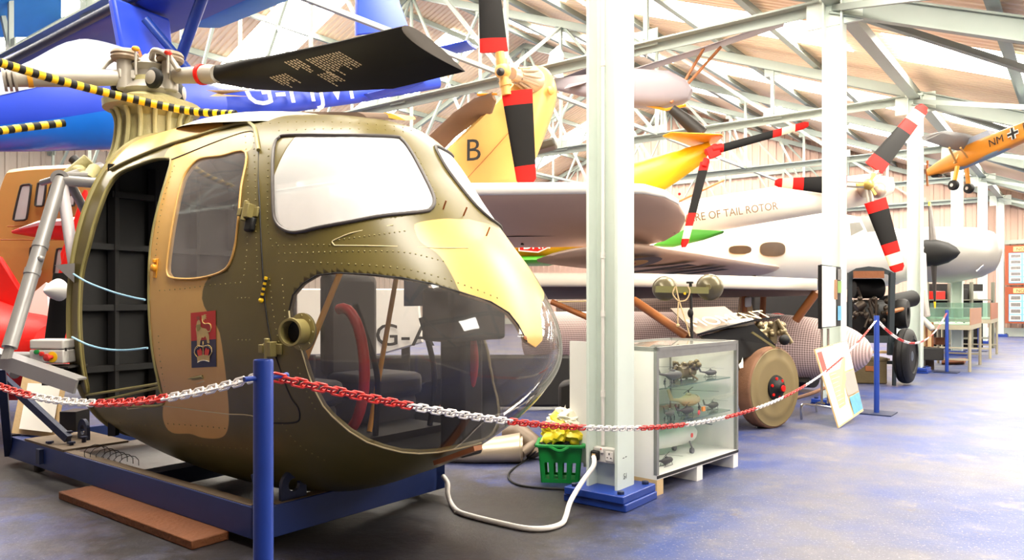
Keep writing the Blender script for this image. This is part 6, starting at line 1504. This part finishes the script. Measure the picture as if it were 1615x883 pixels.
for z in (.25, .75, 1.2): MB().box(sa+sd2*sl2/2-sn*.14+UP*z, sl2, .3, .03, (sd2, sn, UP)).build('shelf', m_tab0, shv)
for k, (f, z, w_, h_, c_, lb) in enumerate(((.2, 1.215, .3, .2, m_redpl, 'red box on the top store shelf'), (.55, 1.215, .26, .26, m_dark, 'dark box on the top store shelf'), (.82, 1.215, .2, .2, m_paper, 'white box on the top store shelf'), (.4, .765, .4, .22, m_wood, 'brown box on the middle store shelf'), (.75, .765, .3, .3, m_dark, 'black box on the middle store shelf'))):
    MB().box(sa+sd2*sl2*f-sn*.12+UP*(z+h_/2), w_, .24, h_, (sd2, sn, UP)).thing('storage_box', c_, lb, 'box', 'boxes on the store shelving', bev=.01)
# ---- glazed table cases
m_tglass = glass('greenish_table_glass', (206, 226, 216), .14, (170, 190, 180), 1.2)
m_tab = mat('grey_green_table', (164, 156, 132), .5, var=.08)
def table_case(fr, bk, lab, x0, top0, glass_h, wood):
    """fr, bk: the two right-hand feet on the floor; the table runs left from there"""
    t = T('table_case', lab, 'table case', fr, 'glazed table cases along the aisle')
    e = (bk-fr); e = e.normalized(); l = -W
    Ld = x0
    wd_ = (bk-fr).length
    def Q(u, v, z): return fr+l*u+(bk-fr)*v+UP*z
    for u in (0.02, Ld-.02):
        for v in (.03, .97):
            mb = MB(); mb.beam(Q(u, v, 0), Q(u, v, top0-.07), .036, .036, hint=V(0, 1, 0)); mb.build('leg', m_tab, t)
    mb = MB(); mb.hexa([Q(0, 0, top0-.08), Q(Ld, 0, top0-.08), Q(Ld, 1, top0-.08), Q(0, 1, top0-.08), Q(0, 0, top0), Q(Ld, 0, top0), Q(Ld, 1, top0), Q(0, 1, top0)]); mb.build('table_frame', m_tab, t)
    for v in (.03, .97): MB().beam(Q(0, v, .2), Q(Ld, v, .2), .03, .03).build('stretcher', m_tab, t)
    gb = MB(); gb.hexa([Q(.015, .01, top0), Q(Ld, .01, top0), Q(Ld, .99, top0), Q(.015, .99, top0), Q(.015, .01, top0+glass_h), Q(Ld, .01, top0+glass_h), Q(Ld, .99, top0+glass_h), Q(.015, .99, top0+glass_h)]); gb.build('glass_box', m_tglass, t, smooth=False)
    mb = MB(); mb.hexa([Q(0, 0, top0), Q(.014, 0, top0), Q(.014, 1, top0), Q(0, 1, top0), Q(0, 0, top0+glass_h), Q(.014, 0, top0+glass_h), Q(.014, 1, top0+glass_h), Q(0, 1, top0+glass_h)]); mb.build('end_board', wood, t)
    mb = MB(); mb.hexa([Q(.03, .05, top0+.001), Q(Ld-.02, .05, top0+.001), Q(Ld-.02, .95, top0+.001), Q(.03, .95, top0+.001), Q(.03, .05, top0+.012), Q(Ld-.02, .05, top0+.012), Q(Ld-.02, .95, top0+.012), Q(.03, .95, top0+.012)]); mb.build('display_cloth', m_paper, t)
    return Q
wd1 = mat('red_brown_board', (150, 96, 70), .6, var=.08)
Q = table_case(PZ(1531, 587, 0), PZ(1548, 575, 0), 'glazed table case with small exhibits nearest the blue post', .72, .78, .28, mat('tan_hardboard', (160, 118, 92), .6))
Q2 = table_case(PZ(1563, 566, 0), PZ(1574, 558, 0), 'farther glazed table case with a red-brown end board', 1.1, .80, .34, wd1)
re = random.Random(6)
for k in range(6):
    c = Q(.15+.13*k, .3+.05*(k % 2), .793)
    mb = MB(); mb.ell([(c-U*.06+UP*.02, .008, .008), (c+UP*.02, .018, .014), (c+U*.08+UP*.02, .006, .006)], n=8); mb.box(c+UP*.025, .02, .1, .004, (U, W, UP)); mb.thing('small_model', m_pgrey if k % 2 else m_dg, 'small model aircraft in the nearer glazed table case', 'model', 'small models in the table case')
MB().wing([(PX(1485, 572, 13.8), PX(1490, 568, 14.4), .1), (PX(1520, 570, 13.8), PX(1525, 566, 14.4), .1)]).thing('curved_panel', m_wood, 'curved brown panel on the floor beneath the nearer table case', 'panel')
# ---- notice boards on the far wall
m_brd = mat('orange_brown_board', (136, 62, 30), .6, var=.08); m_hdr = mat('buff_header', (206, 160, 108), .6); m_lbl = mat('pale_blue_card', (104, 156, 196), .6)
def notice(b0, b1, z0, z1, rows, lab, dz=.0):
    t = T('notice_board', lab, 'notice board', B(24.9, (b0+b1)/2, z0), 'notice boards on the far wall')
    a = 24.9; MB().bb(a, a+.04, b0, b1, z0, z1).build('board', m_brd, t)
    MB().bb(a-.012, a, b0+.22, b1-.2, z1-.2, z1-.04).build('header', m_hdr, t)
    mb = MB(); mb.text('NORWICH', B(a-.014, b0+.3, z1-.17), W, UP, .095, .003); mb.build('header_letters', m_mark, t)
    MB().bb(a-.006, a, b0+.1, b1-.06, z0+.06, z1-.24).build('blue_sheet', m_lbl, t)
    n = int((b1-b0-.16)/.36); h = (z1-z0-.32)/rows
    for i in range(rows):
        for j in range(n):
            x = b0+.13+j*.36; z = z0+.07+i*h
            ph = MB().bb(a-.01, a-.006, x, x+.30, z+.02, z+h-.02).build('photo_card', m_paper, t)
            MB().bb(a-.013, a-.01, x+.025, x+.285, z+.05, z+h-.045).build('photo', m_ph[2], ph)
notice(.15, 2.6, .45, 1.62, 4, 'lower orange-brown notice board of photographs on the far wall')
notice(.15, 2.6, 1.68, 2.95, 5, 'upper orange-brown notice board of photographs on the far wall')
# ================================================================== FAR LEFT
# red low-wing aeroplane with white spinner
ra = T('red_aeroplane', 'red aeroplane with white spinner, black propeller and white tipped wing at the left edge', 'aircraft', PX(40, 540, 6.5))
MB().ell([(PX(-190, 510, 8.3), .5, .5), (PX(-40, 545, 7.4), .5, .5), (PX(30, 562, 6.8), .42, .40), (PX(86, 560, 6.5), .33, .33), (PX(100, 550, 6.4), .24, .24)], n=28).build('fuselage', m_red, ra)
MB().slab([PX(-20, 400, 7.6), PX(2, 405, 7.4), PX(30, 448, 7.3), PX(66, 500, 7.2), PX(60, 560, 7.2), PX(-20, 560, 7.4)], V(.2, -1, 0), .1, .02).build('red_cowl_side', m_red, ra)
MB().slab([PX(22, 490, 7.0), PX(75, 446, 7.0), PX(80, 500, 7.0), PX(70, 497, 7.0)], V(0, -1, .2), .05).build('white_cheek', m_white, ra)
spn = PX(94, 457, 5.95); sd_ = (PX(62, 459, 5.75)-spn).normalized()
MB().lathe(spn, sd_, [(0, .085), (.01, .09), (.05, .075), (.10, .05), (.145, .02), (.16, .003)], 24).build('spinner', m_white, ra)
mb = MB(); blade(mb, PX(104, 430, 6.0), PX(82, 560, 5.95), V(.18, .05, .02), V(.13, .04, .02), .05, [(1, 0)]); mb.build('propeller_blade', m_black, ra)
mb = MB(); blade(mb, PX(104, 445, 6.0), PX(135, 300, 6.1), V(.14, .05, .02), V(.04, .02, .0), .05, [(1, 0)]); mb.build('propeller_blade', m_red, ra)
MB().wing([(PX(18, 365, 8.2), PX(25, 368, 8.4), .03), (PX(60, 355, 7.8), PX(70, 375, 8.6), .16), (PX(130, 352, 7.4), PX(150, 380, 8.4), .24)]).build('wing', m_red, ra)
MB().wing([(PX(30, 360, 8.05), PX(34, 365, 8.3), .02), (PX(60, 351, 7.75), PX(70, 366, 8.5), .08), (PX(130, 346, 7.3), PX(150, 366, 8.3), .12)]).build('wing_top', m_white, ra)
MB().slab([PX(96, 400, 7.4), PX(118, 345, 7.4), PX(134, 300, 7.4), PX(130, 420, 7.4), PX(100, 435, 7.4)], V(.2, -1, 0), .06, .01).build('tail_fin', m_red, ra)
# sand-coloured helicopter
sh = T('sand_helicopter', 'sand coloured helicopter cabin with square windows behind the silver struts', 'helicopter', PX(70, 500, 10.5))
D = 9.6
MB().slab([PX(x, y, D) for x, y in smooth_poly([(-5, 520), (2, 390), (12, 352), (32, 284), (60, 272), (110, 268), (170, 268), (230, 290), (230, 520)], 3)], V(.25, -1, 0), 1.5, .12).build('cabin', mat('helicopter_sand', (176, 128, 66), .45, var=.06), sh)
def rq(q):
    o = []
    for i, p in enumerate(q):
        a, b = q[i-1], q[(i+1) % len(q)]
        o += [(p[0]*.8+a[0]*.2, p[1]*.8+a[1]*.2), (p[0]*.94+(a[0]+b[0])*.03, p[1]*.94+(a[1]+b[1])*.03), (p[0]*.8+b[0]*.2, p[1]*.8+b[1]*.2)]
    return o
def win(q, nm='cabin_window'):
    f = D-.80
    w_ = MB().slab([PX(x, y, f+.0) for x, y in rq(q)], V(.25, -1, 0), .03).build(nm, mat('pale_grey_window', (170, 168, 168), .2, var=.1), sh)
    MB().tube([PX(x, y, f-.02) for x, y in rq(q)], .012, 6, True).build('window_frame', m_dark, w_)
for q in ([(33, 292), (50, 290), (42, 347), (20, 348)], [(60, 288), (73, 290), (68, 325), (55, 325)], [(80, 290), (118, 290), (118, 325), (74, 325)], [(48, 390), (60, 390), (60, 432), (46, 432)], [(90, 392), (105, 392), (104, 432), (84, 432)]): win(q)
mb = MB(); mb.tube([PX(12, 357, D-.8), PX(60, 355, D-.8), PX(118, 340, D-.8)], .008, 5); mb.tube([PX(1, 378, D-.8), PX(100, 378, D-.8)], .008, 5); mb.build('panel_seam', m_brown, sh)
mb = MB(); mb.ell([(PX(42, 278, 9.3), .05, .04), (PX(60, 273, 9.3), .09, .05)], n=10); mb.build('roof_vent', m_dark, sh)
mb = MB(); mb.tube([PX(24, 300, 9), PX(22, 315, 9), PX(24, 325, 9)], .012, 6); mb.build('mirror_arm', m_dark, sh)
MB().cyl(PX(115, 250, 9.0), PX(135, 268, 9.0), .06).build('rotor_stub', m_dark, sh)
# white aircraft side with G-A letters seen through the bubble
wg = T('white_fuselage', 'white aircraft side lettered G-A seen through the bubble nose', 'aircraft', PX(580, 560, 7.6))
poly = [PX(x, y, 7.6) for x, y in ((470, 455), (660, 455), (668, 540), (600, 560), (470, 560))]
MB().slab(poly, V(.0, -1, 0), .12, .02).build('side_skin', m_white, wg)
for x in (490, 640): MB().beam(PX(x, 540, 7.75), PZ(x, 657, 0), .08, .08, hint=V(0, 1, 0)).build('trestle_leg', m_dark, wg)
mb = MB(); mb.text('G-A', PX(590, 545, 7.5), V(1, .0, 0), UP, .22, .0, stretch=1.1); mb.build('registration_letters', m_mark, wg)
MB().slab([PX(425, 560, 8.2), PX(900, 560, 8.2), PX(900, 640, 8.2), PX(425, 640, 8.2)], V(0, -1, 0), .2).thing('dark_workbench', m_dark, 'dark workbench behind the bubble nose', 'bench', bev=.03)  # flat slab in one even dark colour
